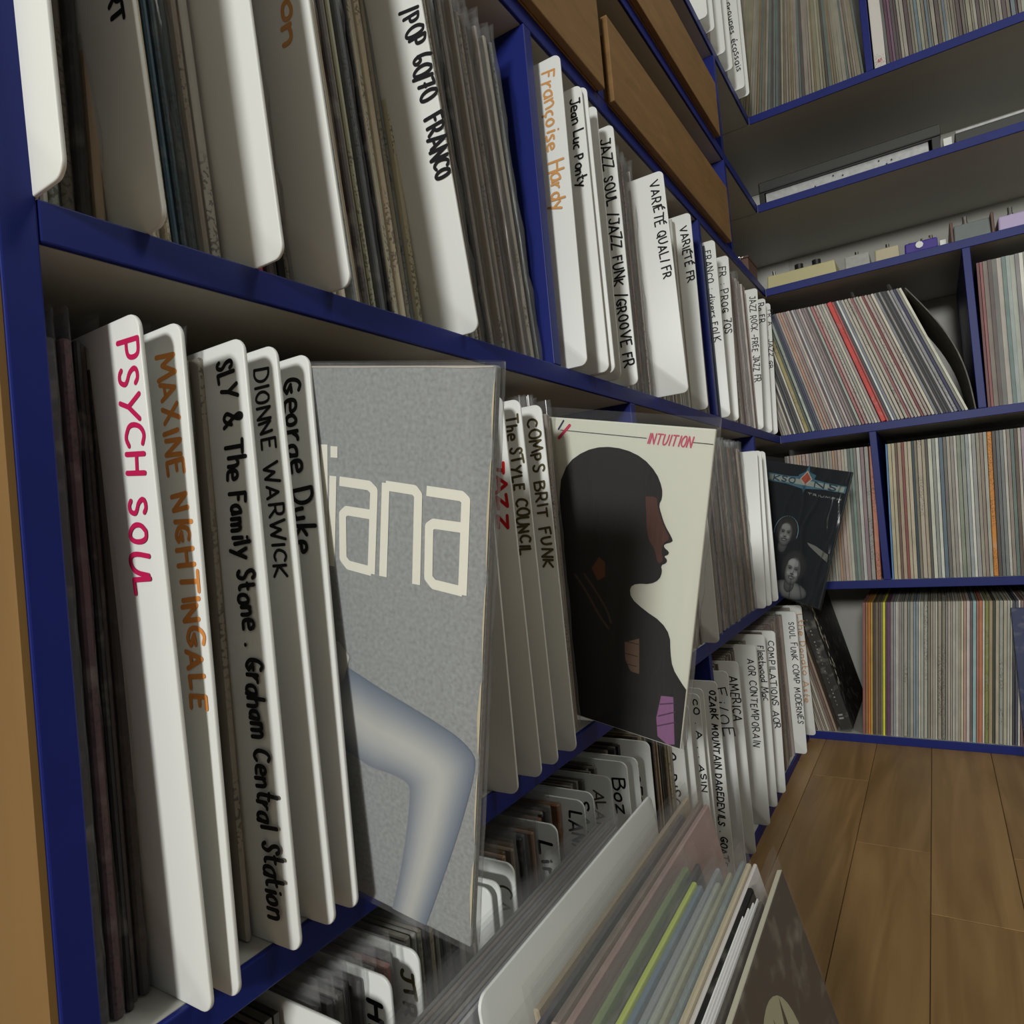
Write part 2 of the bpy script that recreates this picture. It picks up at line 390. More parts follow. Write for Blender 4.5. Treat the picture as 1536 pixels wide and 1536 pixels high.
TEXTS = {    # in the divider plane: start x, z, end x, z, capital height, words, ink, pen width (mm)
    'psych': (-0.0177, 0.3032, -0.0262, 0.1847, 0.0151, 'PSYCH SOUL', 'P', 2.1),
    'maxine': (-0.0201, 0.2996, -0.0157, 0.1292, 0.0132, 'MAXINE NIGHTINGALE', 'O', 2.1),
    'sly': (-0.0213, 0.3023, -0.0195, 0.0135, 0.0139, 'SLY & The Family Stone . Graham Central Station', 'K', 2.0),
    'dionne': (-0.0195, 0.3012, -0.0180, 0.1855, 0.0110, 'DIONNE WARWICK', 'K', 1.5),
    'george': (-0.0225, 0.2984, -0.0228, 0.1966, 0.0157, 'George Duke', 'K', 2.2),
    'azz': (-0.0135, 0.2582, -0.0154, 0.1975, 0.0099, 'JAZZ', 'R', 2.6),
    'style': (-0.0149, 0.2962, -0.0139, 0.1764, 0.0110, 'The STYLE COUNCIL', 'V', 1.8),
    'comps': (-0.0159, 0.2957, -0.0126, 0.1612, 0.0108, 'COMPS BRIT FUNK', 'V', 1.8),
    'rt': (-0.0164, 0.1221, -0.0197, 0.0958, 0.0101, 'ART', 'K', 2.2),
    'son': (-0.0194, 0.2019, -0.0256, 0.1493, 0.0123, '..son', 'Q', 2.6),
    'pop': (-0.0179, 0.2449, -0.0137, 0.1161, 0.0156, '/POP 60/70  FRANCO', 'K', 2.3),
    'fh': (-0.0224, 0.3108, -0.0223, 0.1621, 0.0159, 'Françoise Hardy', 'Q', 2.1),
    'jl': (-0.0137, 0.2991, -0.0156, 0.2015, 0.0107, 'Jean Luc Ponty', 'K', 1.7),
    'jazz': (-0.0184, 0.3030, -0.0157, 0.0201, 0.0126, 'JAZZ SOUL /JAZZ FUNK /GROOVE FR', 'K', 1.8),
    'vq': (-0.0186, 0.2824, -0.0164, 0.1517, 0.0113, 'VARIÉTÉ QUALI FR', 'K', 1.7),
    'vf': (-0.0186, 0.2981, -0.0141, 0.2047, 0.0115, 'VARIÉTÉ FR', 'K', 1.9),
    'franco': (-0.0192, 0.3005, -0.0175, 0.1333, 0.0111, 'FRANCO : divers FOLK', 'K', 1.4),
    'prog': (-0.0182, 0.2959, -0.0154, 0.1638, 0.0128, 'FR : PROG 70S', 'K', 1.5),
    'jrock': (-0.0173, 0.2953, -0.0145, 0.1024, 0.0129, 'JAZZ ROCK -FREE JAZZ FR', 'K', 1.5),
    'ro': (-0.0165, 0.3054, -0.0146, 0.2556, 0.0123, 'Ro FR', 'K', 1.7),
    'last': (-0.0057, 0.2985, -0.0108, 0.1536, 0.0092, 'FR A ... JAZZ GR', 'K', 1.4),
    'don': (-0.0105, 0.2919, -0.0156, 0.0757, 0.0121, 'Lthe Donato Aste', 'Q', 1.6),
    'mod': (-0.0170, 0.2888, -0.0144, 0.0636, 0.0117, 'SOUL FUNK COMP MODERNES', 'K', 1.5),
    'aor': (-0.0151, 0.2904, -0.0137, 0.1205, 0.0104, 'COMPILATIONS AOR', 'K', 1.5),
    'fle': (-0.0144, 0.2957, -0.0110, 0.1932, 0.0115, 'Fleetwood Mac', 'K', 1.4),
    'aorc': (-0.0156, 0.2887, -0.0173, 0.1334, 0.0118, 'AOR CONTEMPORAIN', 'K', 1.4),
    'ame': (-0.0168, 0.2849, -0.0152, 0.2104, 0.0136, 'AMERICA', 'K', 1.6),
    'eag': (-0.0232, 0.2835, -0.0153, 0.2076, 0.0155, 'Fi/OE', 'K', 1.5),
    'oz': (-0.0118, 0.2978, -0.0171, 0.0428, 0.0091, 'OZARK MOUNTAIN DAREDEVILS . GOATE', 'K', 1.7),
    'so': (-0.0096, 0.3036, -0.0082, 0.1771, 0.0069, 'CO . A . . ASIN', 'K', 1.5),
    'ant': (-0.0217, 0.2373, -0.0218, 0.1634, 0.0076, 'ranter', 'K', 1.5),
    'disco': (-0.0238, 0.2564, -0.0243, 0.1714, 0.0130, 'O. DISCO', 'K', 1.9),
    'comp': (-0.0238, 0.2899, -0.0266, 0.2152, 0.0107, 'COFFIN', 'K', 1.6),
    'boz': (-0.0168, 0.2938, -0.0171, 0.2547, 0.0140, 'Boz', 'K', 1.9),
    'ala': (-0.0190, 0.2965, -0.0182, 0.2549, 0.0100, 'ALAN', 'V', 1.6),
    'sai': (-0.0153, 0.3018, -0.0141, 0.2607, 0.0104, 'SAN', 'K', 1.9),
    'lan': (-0.0161, 0.3008, -0.0142, 0.2603, 0.0124, 'LANA', 'K', 1.9),
    'lin': (-0.0188, 0.2960, -0.0163, 0.2585, 0.0121, 'Lin', 'K', 2.4),
    'cx': (-0.0174, 0.2933, -0.0165, 0.2575, 0.0123, 'CAT', 'V', 1.5),
    'jt': (-0.0145, 0.2979, -0.0137, 0.2676, 0.0094, 'JTR', 'V', 2.2),
    'h': (-0.0191, 0.2952, -0.0180, 0.2646, 0.0122, 'HK', 'K', 2.8),
    'ecos': (-0.0268, 0.2629, -0.0135, 0.0377, 0.0133, 'rock, groupes écossais', 'K', 1.5),
    'pp': (-0.0209, 0.1924, -0.0178, 0.1490, 0.0114, 'UP', 'K', 1.5),
}

DIANA_LETTERS = [[(-0.114, 0.2621), (-0.1124, 0.1936)], [(-0.1278, 0.2463), (-0.1137, 0.2434)], [(-0.1272, 0.1972), (-0.1124, 0.1952)], [(-0.1064, 0.2615), (-0.1063, 0.2552)], [(-0.1069, 0.2449), (-0.1073, 0.1934)], [(-0.1019, 0.2424), (-0.0802, 0.2418), (-0.0766, 0.2392), (-0.0773, 0.1934)], [(-0.0773, 0.1948), (-0.0943, 0.1958), (-0.0983, 0.1992), (-0.0992, 0.224), (-0.0963, 0.2264), (-0.0791, 0.2261)], [(-0.0689, 0.1932), (-0.0685, 0.2442)], [(-0.0685, 0.2428), (-0.0492, 0.2421), (-0.0466, 0.2396), (-0.0462, 0.1924)], [(-0.0413, 0.2424), (-0.0196, 0.2417), (-0.0169, 0.2398), (-0.0168, 0.1917)], [(-0.0169, 0.1935), (-0.0349, 0.1943), (-0.0384, 0.1974), (-0.0389, 0.224), (-0.0362, 0.2259), (-0.0194, 0.2259)]]
ARM = [((-0.105, 0.1393), (-0.1094, 0.0867)), ((-0.0843, 0.1339), (-0.0908, 0.0859)), ((-0.0694, 0.1296), (-0.0754, 0.0816)), ((-0.0532, 0.1259), (-0.0631, 0.0822)), ((-0.0313, 0.1207), (-0.0535, 0.082)), ((-0.0144, 0.1157), (-0.0478, 0.0803)), ((-0.0053, 0.1092), (-0.0463, 0.0776)), ((-0.0047, 0.1036), (-0.0462, 0.0737)), ((-0.0062, 0.0929), (-0.0464, 0.0677)), ((-0.0132, 0.0639), (-0.0477, 0.0514)), ((-0.0231, 0.0311), (-0.0515, 0.0237)), ((-0.0323, 0.0016), (-0.0561, 0.0028)), ((-0.034, -0.0036), (-0.0569, -0.0034))]
NECK = [(-0.1091, 0.156), (-0.1024, 0.1682), (-0.0955, 0.1646), (-0.0942, 0.1503), (-0.1015, 0.1452)]
SCARF = [[(-0.1271, 0.1468), (-0.1137, 0.1333), (-0.097, 0.1109), (-0.0856, 0.0999)], [(-0.1164, 0.1489), (-0.1047, 0.1364), (-0.09, 0.1198), (-0.0836, 0.1065)]]
PINK = [(-0.027, 0.0484), (-0.0154, 0.0506), (-0.0094, 0.0053), (-0.0163, 0.0029), (-0.0264, 0.0081), (-0.0294, 0.0256)]
SHIRT = [(-0.0681, 0.0907), (-0.0538, 0.0979), (-0.0504, 0.0635), (-0.0591, 0.0636), (-0.0658, 0.0741)]
CRATE = [  # bottom far corner x, y; lean degrees; colour; thickness; plastic sleeve; kind
    (0.0572, 0.5381, 3.0, (0.3, 0.31, 0.3), 0.004, 1, 's'),
    (0.0609, 0.5475, 3.6, (0.38, 0.3, 0.26), 0.005, 1, 's'),
    (0.0653, 0.5559, 4.2, (0.25, 0.26, 0.28), 0.004, 1, 's'),
    (0.0766, 0.5488, 5.0, (0.36, 0.33, 0.3), 0.005, 1, 's'),
    (0.0881, 0.5381, 5.6, (0.34, 0.34, 0.37), 0.004, 1, 's'),
    (0.0883, 0.6068, 6.5, None, 0.002, 0, 'd'),
    (0.1319, 0.5947, 8.2, (0.1, 0.1, 0.12), 0.004, 1, 's'),
    (0.1297, 0.6334, 8.8, (0.52, 0.43, 0.3), 0.004, 1, 'j'),
    (0.1415, 0.6297, 9.6, (0.28, 0.23, 0.2), 0.005, 1, 'j'),
    (0.1592, 0.6292, 11.5, (0.4, 0.28, 0.27), 0.005, 1, 'j'),
    (0.1879, 0.5229, 11.8, (0.1, 0.1, 0.11), 0.004, 1, 's'),
    (0.1798, 0.5150, 12.0, (0.33, 0.42, 0.2), 0.005, 1, 'j'),
    (0.2024, 0.4969, 12.2, (0.62, 0.72, 0.16), 0.004, 1, 's'),
    (0.2057, 0.4944, 12.4, (0.22, 0.3, 0.38), 0.004, 0, 'j'),
    (0.2074, 0.5239, 12.8, (0.45, 0.5, 0.55), 0.004, 1, 's'),
    (0.2213, 0.5048, 13.2, (0.62, 0.68, 0.6), 0.004, 1, 's'),
    (0.2239, 0.5226, 13.4, (0.62, 0.62, 0.42), 0.003, 1, 's'),
    (0.2240, 0.5440, 13.6, (0.28, 0.36, 0.38), 0.0035, 1, 's'),
    (0.2296, 0.5428, 13.9, (0.6, 0.52, 0.36), 0.004, 1, 's'),
    (0.2315, 0.5445, 14.2, (0.62, 0.58, 0.56), 0.003, 0, 'j'),
    (0.2405, 0.5094, 14.4, (0.012, 0.012, 0.012), 0.0045, 0, 'j'),
    (0.2441, 0.4724, 14.7, (0.85, 0.85, 0.85), 0.0012, 0, 'j'),
    (0.2456, 0.4836, 14.8, (0.85, 0.85, 0.85), 0.0012, 0, 'j'),
    (0.2475, 0.4917, 14.9, (0.85, 0.85, 0.85), 0.0012, 0, 'j'),
    (0.2498, 0.4982, 15.0, (0.85, 0.85, 0.85), 0.0012, 0, 'j'),
    (0.2540, 0.4964, 15.2, (0.02, 0.02, 0.025), 0.003, 0, 'j'),
    (0.2574, 0.5438, 15.5, (0.052, 0.04, 0.033), 0.004, 1, 'j'),
]

# ---------------------------------------------------------------- main levels (metres)
TB = 0.0186                                   # board thickness
ZC, ZB, ZA, ZD, ZE, ZF = 0.0186, 0.3781, 0.7376, 1.1008, 1.3092, 1.5289      # board tops
Y0 = 1.7518                                   # front plane of the back shelf; the left shelf's front is x = 0
YW, XW = 2.165, -0.36                         # back wall, left wall
YL = 0.1235                                   # near end of the left shelf
XR = 1.25                                     # right end of the back shelf
ZTOP = 2.02
rnd = random.Random(5)

# ---------------------------------------------------------------- room
fl = empty('floor'); tag(fl, kind='structure')
box('floor_base', (XW, 2.6, -2.2, YW, -0.02, -0.0035), M['black'], fl)
xs = [-0.396+0.108*i for i in range(28)]
starts = {5: 1.246, 6: 1.067, 4: 1.52, 7: 1.27}
k = 0
for i in range(len(xs)):
    x0 = 0.036+0.108*(i-4)
    x1 = x0+0.108
    if x0 > 2.55: break
    if x1 < -0.35: continue
    y = starts.get(i, 1.246+0.37*((i*7) % 5)-0.9)
    while y > -2.1: y -= 1.2
    while y < YW-0.01:
        a, b = max(y, -2.2), min(y+1.2, YW)
        if b-a > 0.02:
            box('floor_plank', (max(x0, XW)+.0004, x1-.0004, a+.0006, b-.0006, -0.012, 0.0), M['floor_wood'], fl, bevel=0.0007, seg=1)
        y += 1.2
tag(box('wall_back', (XW-0.1, 2.6, YW, YW+0.08, -0.02, 2.6), M['wall']), kind='structure')
tag(box('wall_left', (XW-0.1, XW, -2.2, YW, -0.02, 2.6), M['wall']), kind='structure')
tag(box('ceiling', (XW-0.1, 2.6, -2.2, YW+0.08, 2.6, 2.66), M['wall']), kind='structure')

# ---------------------------------------------------------------- shelving
def board(parent, x0, x1, y0, y1, z, edge, x_in=None):
    """white board whose front edge carries a blue painted strip (a sub-part)"""
    if edge == 'x':      # front faces +x at x1
        b = box('shelf_board', (x0, x1-0.004, y0, y1, z-TB, z), M['white_board'], parent)
        box('edge_strip', (x1-0.004, x1, y0, y1, z-TB, z), M['blue'], b, bevel=0.0009)
    else:                # front faces -y at y0
        b = box('shelf_board', (XI, x1, y0+0.004, y1, z-TB, z), M['white_board'], parent)
        box('edge_strip', (x0, x1, y0, y0+0.004, z-TB, z), M['blue'], b, bevel=0.0009)
    return b
def upright(parent, dims):
    return box('upright', dims, M['blue'], parent, bevel=0.0009)
TP = 0.0148
XI = XW+0.004
left = empty('shelving_unit', (0, YL, 0))
tag(left, 'near blue-edged record shelving along the left wall with white boards', 'shelf')
back = empty('shelving_unit', (0, Y0, 0))
tag(back, 'far blue-edged record shelving across the end wall above the wooden floor', 'shelf')
def under(o, parent):
    o.parent = parent; o.matrix_parent_inverse = Matrix.Translation(-parent.location); return o
def LB(x0, x1, y0, y1, z): 
    b = board(None, x0, x1, y0, y1, z, 'x'); return under(b, left)
def BB(x0, x1, y0, y1, z):
    b = board(None, x0, x1, y0, y1, z, 'y'); return under(b, back)
for z in (ZC, ZB, ZA, ZD, ZE, ZF): LB(XI, 0, YL+TP+0.0002, Y0-0.0003, z)
for z in (ZC, ZB, ZA, ZD, ZE, ZF): BB(0.0003, XR, Y0, YW-0.004, z)
def LU(y0, y1, z0, z1, t=TP): return under(upright(None, (XI, 0.0, y0, y1, z0+.0002, z1-TB-.0002)), left)
def BU(x0, z0, z1): return under(upright(None, (x0, x0+TP, Y0, YW-0.004, z0+.0002, z1-TB-.0002)), back)
e = under(box('upright', (XI, 0.0, YL, YL+TP, 0.0, ZTOP), M['blue'], None, bevel=0.0009), left)
s = box('side_panel', (XI, -0.0012, YL-0.003, YL-0.0002, 0.0, ZTOP), M['raw_wood'], e)
tag(s, 'bare golden wood outer side of the shelving end panel')
LU(0.5945, 0.6093, ZA, ZD); LU(1.183, 1.198, ZA, ZD)
LU(0.787, 0.802, ZB, ZA); LU(1.455, 1.470, ZB, ZA)
LU(0.397, 0.412, ZC, ZB) if False else None
LU(1.006, 1.021, ZC, ZB)
LU(0.778, 0.797, ZD, ZE); LU(1.4307, 1.4455, ZD, ZE)
LU(0.778, 0.797, ZE, ZF); LU(1.4307, 1.4455, ZE, ZF)
BU(0.4009, ZA, ZD); BU(0.1915, ZB, ZA); BU(0.2584, ZF, ZTOP)
BU(0.86, ZA, ZD); BU(0.80, ZB, ZA); BU(0.78, ZC, ZB); BU(0.83, ZF, ZTOP)
BU(1.236, ZD, ZE); BU(1.236, ZE, ZF)
# closing back sheets of the left unit
bp = under(box('back_panel', (XW+0.0005, XI-0.0005, YL, Y0, 0.0, ZTOP), M['white_board'], None), left)
bp = under(box('back_panel', (0.0, XR, YW-0.0035, YW-0.0005, 0.0, ZTOP), M['white_board'], None), back)

# hardboard fronts of the two shallow rows
for (y0, y1, z0, z1, lab) in ((YL+TP+0.004, 0.775, ZD, 1.211, 'brown hardboard front in the lower shallow row, the nearer one cut by the top edge'),
                              (0.803, 1.386, ZD, 1.211, 'brown hardboard front in the lower shallow row, long one ending near the corner'),
                              (0.803, 1.376, ZE, 1.417, 'brown hardboard front in the upper shallow row near the corner'),
                              (YL+TP+0.004, 0.775, ZE, 1.417, 'brown hardboard front in the upper shallow row nearest the viewer')):
    d = empty('storage_drawer', (0.0, (y0+y1)/2, z0+.0003)); tag(d, lab, 'drawer', 'hardboard drawers of the shallow rows')
    h = z1-z0; w = (y1-y0)/2
    f = box('front_panel', (0.0015, 0.0105, -w, w, 0, h), M['panel_wood'], d, bevel=0.0012)
    b = bmesh.new()
    add_box(b, -0.30, 0.0012, -w+0.004, w-0.004, 0.0, 0.006); add_box(b, -0.30, 0.0012, -w+0.004, -w+0.010, 0.0062, h-0.02)
    add_box(b, -0.30, 0.0012, w-0.010, w-0.004, 0.0062, h-0.02)
    link('tray', to_mesh(b, 'tray', M['panel_wood']), d)

# ---------------------------------------------------------------- dividers
DT = 0.0022
def divider_mesh(h=0.315, depth=0.30, t=DT, r=0.0075):
    bm = bmesh.new(); plate(bm, rounded(-depth, 0, 0, h, r, 6), -t/2, t/2, bevel=0.0006)
    me = to_mesh(bm, 'divider_board', M['divider'], True)
    return me
DM = {}
def divider(row, y, x, label, key=None, h=0.315, pos=None, group='white plastic dividers in the record rows'):
    lean = ry = 0.0
    if (pos or key) in DIVPOS:
        x, y, lean, h, ry = DIVPOS[pos or key]
    hk = round(h, 3)
    if hk not in DM: DM[hk] = divider_mesh(hk)
    t = link('record_divider', DM[hk], None, (x, y+DT/2, row+0.0002), (math.radians(lean), math.radians(ry), 0))
    tag(t, label, 'divider', group)
    if key:
        x0, z0, x1, z1, cap, s, c, w = TEXTS[key]
        ls = text_lines(s, (x0, z0), (x1, z1), cap, rnd)
        ribbons('handwriting', ls, w*0.001*1.15, -DT/2-0.00012, M['ink'], t, INKS[c])
    return t
UP = 'the upper open row'; MI = 'the middle row'; LO = 'the bottom row'
DIV = [
 (ZA, .1405, .020, 'white divider hard against the left upright in the upper row, cut by the top edge', None, .330, 'u0'),
 (ZA, .186, .016, 'white divider in the upper row with black letters RT at the very top', 'rt', .318),
 (ZA, .247, .020, 'white unlettered divider in the upper row right of the dark blue spines', None, .320, 'u2'),
 (ZA, .303, .018, 'white divider in the upper row with faded orange letters, right of the red spine', 'son', .320),
 (ZA, .443, .016, 'white divider in the upper row lettered black POP 60/70 FRANCO', 'pop', .320),
 (ZA, .629, .020, 'white divider with pale orange handwriting beside the bright blue upright', 'fh', .320),
 (ZA, .677, .020, 'white divider with a short black handwritten name right of the pale orange one', 'jl', .316),
 (ZA, .690, .0235, 'white divider tucked close behind the short black handwritten name divider', None, .317, 'j2'),
 (ZA, .728, .015, 'blank white divider just left of the JAZZ SOUL divider', None, .317, 'j3'),
 (ZA, .778, .016, 'white divider with long black lettering JAZZ SOUL / JAZZ FUNK / GROOVE FR', 'jazz', .320),
 (ZA, .898, .034, 'white divider lettered VARI\u00c9T\u00c9 QUALI FR sticking out past the glossy sleeves', 'vq', .306),
 (ZA, 1.085, .014, 'white divider lettered VARI\u00c9T\u00c9 FR left of the second blue upright', 'vf', .318),
 (ZA, 1.226, .014, 'white divider lettered FRANCO : divers FOLK right of the second blue upright', 'franco', .318),
 (ZA, 1.304, .014, 'white divider lettered FR : PROG 70S in the upper row', 'prog', .312),
 (ZA, 1.530, .015, 'white divider lettered JAZZ ROCK - FREE JAZZ FR near the corner', 'jrock', .307),
 (ZA, 1.637, .011, 'white divider with a very short black FR note, second from the corner', 'ro', .309),
 (ZA, 1.690, .012, 'last white divider of the upper row, next to the corner', 'last', .309),
 (ZB, .175, .015, 'white divider with crimson lettering PSYCH SOUL', 'psych', .317),
 (ZB, .187, .018, 'white divider with bold orange capital lettering right of PSYCH SOUL', 'maxine', .314),
 (ZB, .223, .016, 'white divider with the longest black handwriting running its full height', 'sly', .314),
 (ZB, .246, .016, 'white divider with thin black capitals between two bold-lettered dividers', 'dionne', .315),
 (ZB, .263, .0165, 'white divider with bold black name directly left of the grey cover', 'george', .313),
 (ZB, .428, .021, 'plain white divider mostly hidden behind the grey cover', None, .312),
 (ZB, .463, .018, 'white divider with red lettering half hidden behind the grey cover', 'azz', .312),
 (ZB, .492, .018, 'white divider with olive lettering beginning The STYLE', 'style', .312),
 (ZB, .525, .019, 'white divider with olive lettering COMPS BRIT FUNK', 'comps', .311),
 (ZB, 1.009, .017, 'blank white divider right behind the cream silhouette cover', None, .300),
 (ZB, 1.342, .020, 'white divider right of the glossy sleeves, first of three blank ones', None, .305, 'w1'),
 (ZB, 1.375, .022, 'blank white divider, middle one of three before the black cover', None, .306, 'w2'),
 (ZB, 1.432, .021, 'blank white divider touching the black cover, last of three', None, .307, 'w3'),
 (ZC, .242, .024, 'blank rounded white divider at the bottom left of the bottom row, nearest one', None, .312),
 (ZC, .280, .020, 'white divider in the bottom row with thick black letters HK', 'h', .312),
 (ZC, .306, .019, 'white divider in the bottom row with olive letters under the grey cover', 'jt', .310),
 (ZC, .386, .018, 'blank white divider peeping out right of the grey cover, lower one', None, .309),
 (ZC, .396, .019, 'blank white divider peeping out right of the grey cover, second one', None, .309),
 (ZC, .417, .018, 'white divider in the bottom row with thin letters CA', 'cx', .308),
 (ZC, .485, .018, 'white divider in the bottom row with fat black letters Lin', 'lin', .310),
 (ZC, .536, .018, 'white divider in the bottom row with black capitals LAN', 'lan', .311),
 (ZC, .555, .018, 'white divider in the bottom row with black letters SA, behind LAN', 'sai', .312),
 (ZC, .595, .018, 'white divider in the bottom row with olive letters ALA', 'ala', .311),
 (ZC, .635, .018, 'white divider in the bottom row with black letters Bo', 'boz', .308),
 (ZC, .663, .018, 'blank white divider directly behind the one lettered Bo', None, .307),
 (ZC, .700, .018, 'white divider left of the dark gap with half-hidden black capitals', 'comp', .311),
 (ZC, .825, .012, 'white divider lettered DISCO beneath the silhouette cover', 'disco', .312),
 (ZC, .852, .014, 'white divider with small lower-case writing right of DISCO', 'ant', .312),
 (ZC, .900, .014, 'white divider with a narrow column of half-hidden black letters', 'so', .313),
 (ZC, .925, .012, 'blank white divider between the narrow lettering and the OZARK divider', None, .313),
 (ZC, .972, .018, 'white divider lettered OZARK MOUNTAIN down its full height', 'oz', .314),
 (ZC, 1.033, .018, 'white divider with a few large spaced pen marks right of OZARK', 'eag', .315),
 (ZC, 1.105, .016, 'white divider lettered AMERICA in bold capitals', 'ame', .312),
 (ZC, 1.213, .018, 'white divider lettered AOR CONTEMPORAIN', 'aorc', .315),
 (ZC, 1.292, .017, 'white divider with a short handwritten band name right of AOR CONTEMPORAIN', 'fle', .318),
 (ZC, 1.360, .020, 'white divider lettered COMPILATIONS AOR', 'aor', .315),
 (ZC, 1.585, .023, 'white divider lettered SOUL FUNK COMP MODERNES', 'mod', .316),
 (ZC, 1.717, .018, 'white divider with brown-orange writing at the bottom corner', 'don', .309),
 (ZF, 1.341, .016, 'blank white divider high on the top shelf, farthest left', None, .312),
 (ZF, 1.387, .017, 'blank white divider high on the top shelf, second from the left', None, .312),
 (ZF, 1.47, .017, 'blank white divider high on the top shelf, third from the left', None, .312),
 (ZF, 1.535, .016, 'white divider high on the top shelf ending in a black letter P', 'pp', .312),
 (ZF, 1.621, .022, 'white divider high on the top shelf lettered rock, groupes \u00e9cossais', 'ecos', .312),
 (ZF, 1.658, .024, 'blank white divider high on the top shelf, nearest the corner', None, .312),
]
for d in DIV:
    divider(d[0], d[1], d[2], d[3], d[4], d[5], d[6] if len(d) > 6 else None)

# ---------------------------------------------------------------- records
RS = 0.308
def jacket_mesh(t):
    bm = bmesh.new(); add_box(bm, -RS, 0, -t/2, t/2, 0, RS, bevel=min(t*0.3, 0.0011), seg=1)
    return to_mesh(bm, 'jacket_%d' % round(t*1e4), M['jacket'])
def sleeve_mesh(t, seed, top=0.322, lip=0.004, mat=None):
    """clear outer bag: two sheets closed by a wrinkled front fold, open at the back"""
    r = random.Random(seed); bm = bmesh.new()
    nz = 22; rows = []
    for i in range(nz+1):
        z = top*i/nz
        a = r.uniform(-.0008, .0008); b = r.uniform(-.0012, .0012)
        h = t/2+0.0004
        rows.append([bm.verts.new(c) for c in ((-RS-.004, -h, z), (-.02, -h-.0001, z), (-.001+b*.3, -h+a*.3, z), (lip+b, a, z), (-.001+b*.3, h+a*.3, z), (-.02, h+.0001, z), (-RS-.004, h, z))])
    for p, q in zip(rows, rows[1:]):
        for j in range(6): bm.faces.new((p[j], p[j+1], q[j+1], q[j]))
    return to_mesh(bm, 'plastic_sleeve', mat or M['sleeve'], True)
JM, SM = {}, {}
def get_j(t):
    k = round(t*1e4)
    if k not in JM: JM[k] = jacket_mesh(t)
    return JM[k]
def get_s(t, v):
    k = (round(t*1e4), v)
    if k not in SM: SM[k] = sleeve_mesh(t, 100*v+k[0])
    return SM[k]
CN = [('black', (.012, .012, .012)), ('charcoal', (.06, .06, .06)), ('grey', (.22, .22, .21)), ('light grey', (.42, .42, .40)), ('white', (.72, .71, .68)),
      ('cream', (.58, .50, .36)), ('tan', (.38, .30, .18)), ('brown', (.13, .08, .05)), ('red', (.5, .03, .03)), ('maroon', (.14, .02, .03)), ('pink', (.55, .30, .30)),
      ('orange', (.62, .20, .04)), ('yellow', (.70, .65, .05)), ('green', (.28, .36, .16)), ('pale green', (.42, .48, .40)), ('blue', (.05, .12, .3)), ('pale blue', (.28, .42, .52)),
      ('navy', (.02, .03, .09)), ('teal', (.04, .10, .12)), ('purple', (.22, .10, .26)), ('olive', (.24, .23, .13))]
def cname(c):
    g = lambda v: v**0.45
    return min(CN, key=lambda n: sum((g(a)-g(b))**2 for a, b in zip(n[1], c)))[0]
def ordinal(n):
    return '%d%s' % (n, 'th' if 10 <= n % 100 <= 20 else {1: 'st', 2: 'nd', 3: 'rd'}.get(n % 10, 'th'))
SPECS = []      # (score, loc, rot, t, colour, sleeve, label, group)
def spec(loc, rot, t, c, sleeve, label, group, vis=1.0):
    p = Vector(loc)+Vector((0, 0, .15))-CAM
    SPECS.append((vis*t/(p.length**2), loc, rot, t, c, sleeve, label, group))

def jit(c, a=.12):
    k = 1+rnd.uniform(-a, a); return tuple(min(.9, max(.006, v*k*(1+rnd.uniform(-.04, .04)))) for v in c)
def lfill(z, y0, y1, cols, where, rowname, x=-.008, ts=(.0032, .0045, .0055), sl=.5, vis=1.0, ordered=True, lean=0.0, gain=1.0):
    """fill a stretch of the left shelf with records whose spines face +x"""
    y = y0; n = 0; L = []
    while True:
        c = tuple(v*gain for v in cols[n % len(cols)])
        t = rnd.choice(ts); gap = rnd.uniform(.0009, .0016)
        if y+t+gap > y1: break
        L.append((y+gap/2+t/2, t, c)); y += t+gap; n += 1
    slack = (y1-y)/max(1, len(L))
    for i, (yc, t, c) in enumerate(L):
        spec((x+rnd.uniform(-.005, .004), yc+slack*(i+.5), z+.0003), (lean, 0, 0), t, jit(c), rnd.random() < sl,
             '%s record, %s %s in the %s row' % (cname(c), ordinal(i+1), where, rowname), 'records in the %s row of the near shelf' % rowname, vis)
g1, g2, g3 = (.13, .115, .095), (.20, .18, .15), (.28, .27, .23)
ta, cr_, dk, bk = (.36, .30, .20), (.52, .47, .36), (.05, .045, .045), (.014, .014, .015)
wh = (.66, .65, .61)
U, Mi, Bo = 'upper', 'middle', 'bottom'
lfill(ZA, .146, .184, [g2, g3, (.22, .24, .2), g1, bk, ta], 'behind the first upright', U, x=-.030, sl=.8, vis=1.2, gain=1.9)
lfill(ZA, .190, .245, [dk, (.30, .27, .2), ta, ta, (.30, .25, .17), (.025, .05, .075), (.03, .06, .085), (.05, .07, .08), g3, (.5, .5, .47)], 'behind the RT divider', U, x=-.026, sl=.35, vis=1.2, lean=math.radians(3.4), gain=1.5)
lfill(ZA, .251, .301, [(.05, .06, .03), (.05, .06, .03), (.26, .035, .06), (.22, .03, .05), (.05, .04, .04), dk, bk, (.25, .23, .2)], 'left of the faded-orange divider', U, x=-.029, sl=.4, vis=1.2, lean=math.radians(3.8), gain=1.5)
lfill(ZA, .307, .441, [(.15, .14, .10), (.22, .21, .15), (.09, .10, .11), bk, (.26, .24, .18), (.33, .31, .25), cr_, (.22, .2, .15), (.14, .16, .17), (.40, .37, .28), (.30, .24, .16), dk], 'right of the faded-orange divider', U, x=-.036, sl=.3, vis=1.2, lean=math.radians(5.5), gain=1.6)
lfill(ZA, .448, .590, [g1, (.17, .16, .14), (.22, .21, .18), dk, (.15, .15, .15), g2, (.12, .1, .09), (.26, .25, .22), bk, (.2, .18, .17)], 'right of POP 60/70', U, x=-.014, sl=.75, vis=1.2, lean=math.radians(7), gain=1.7)
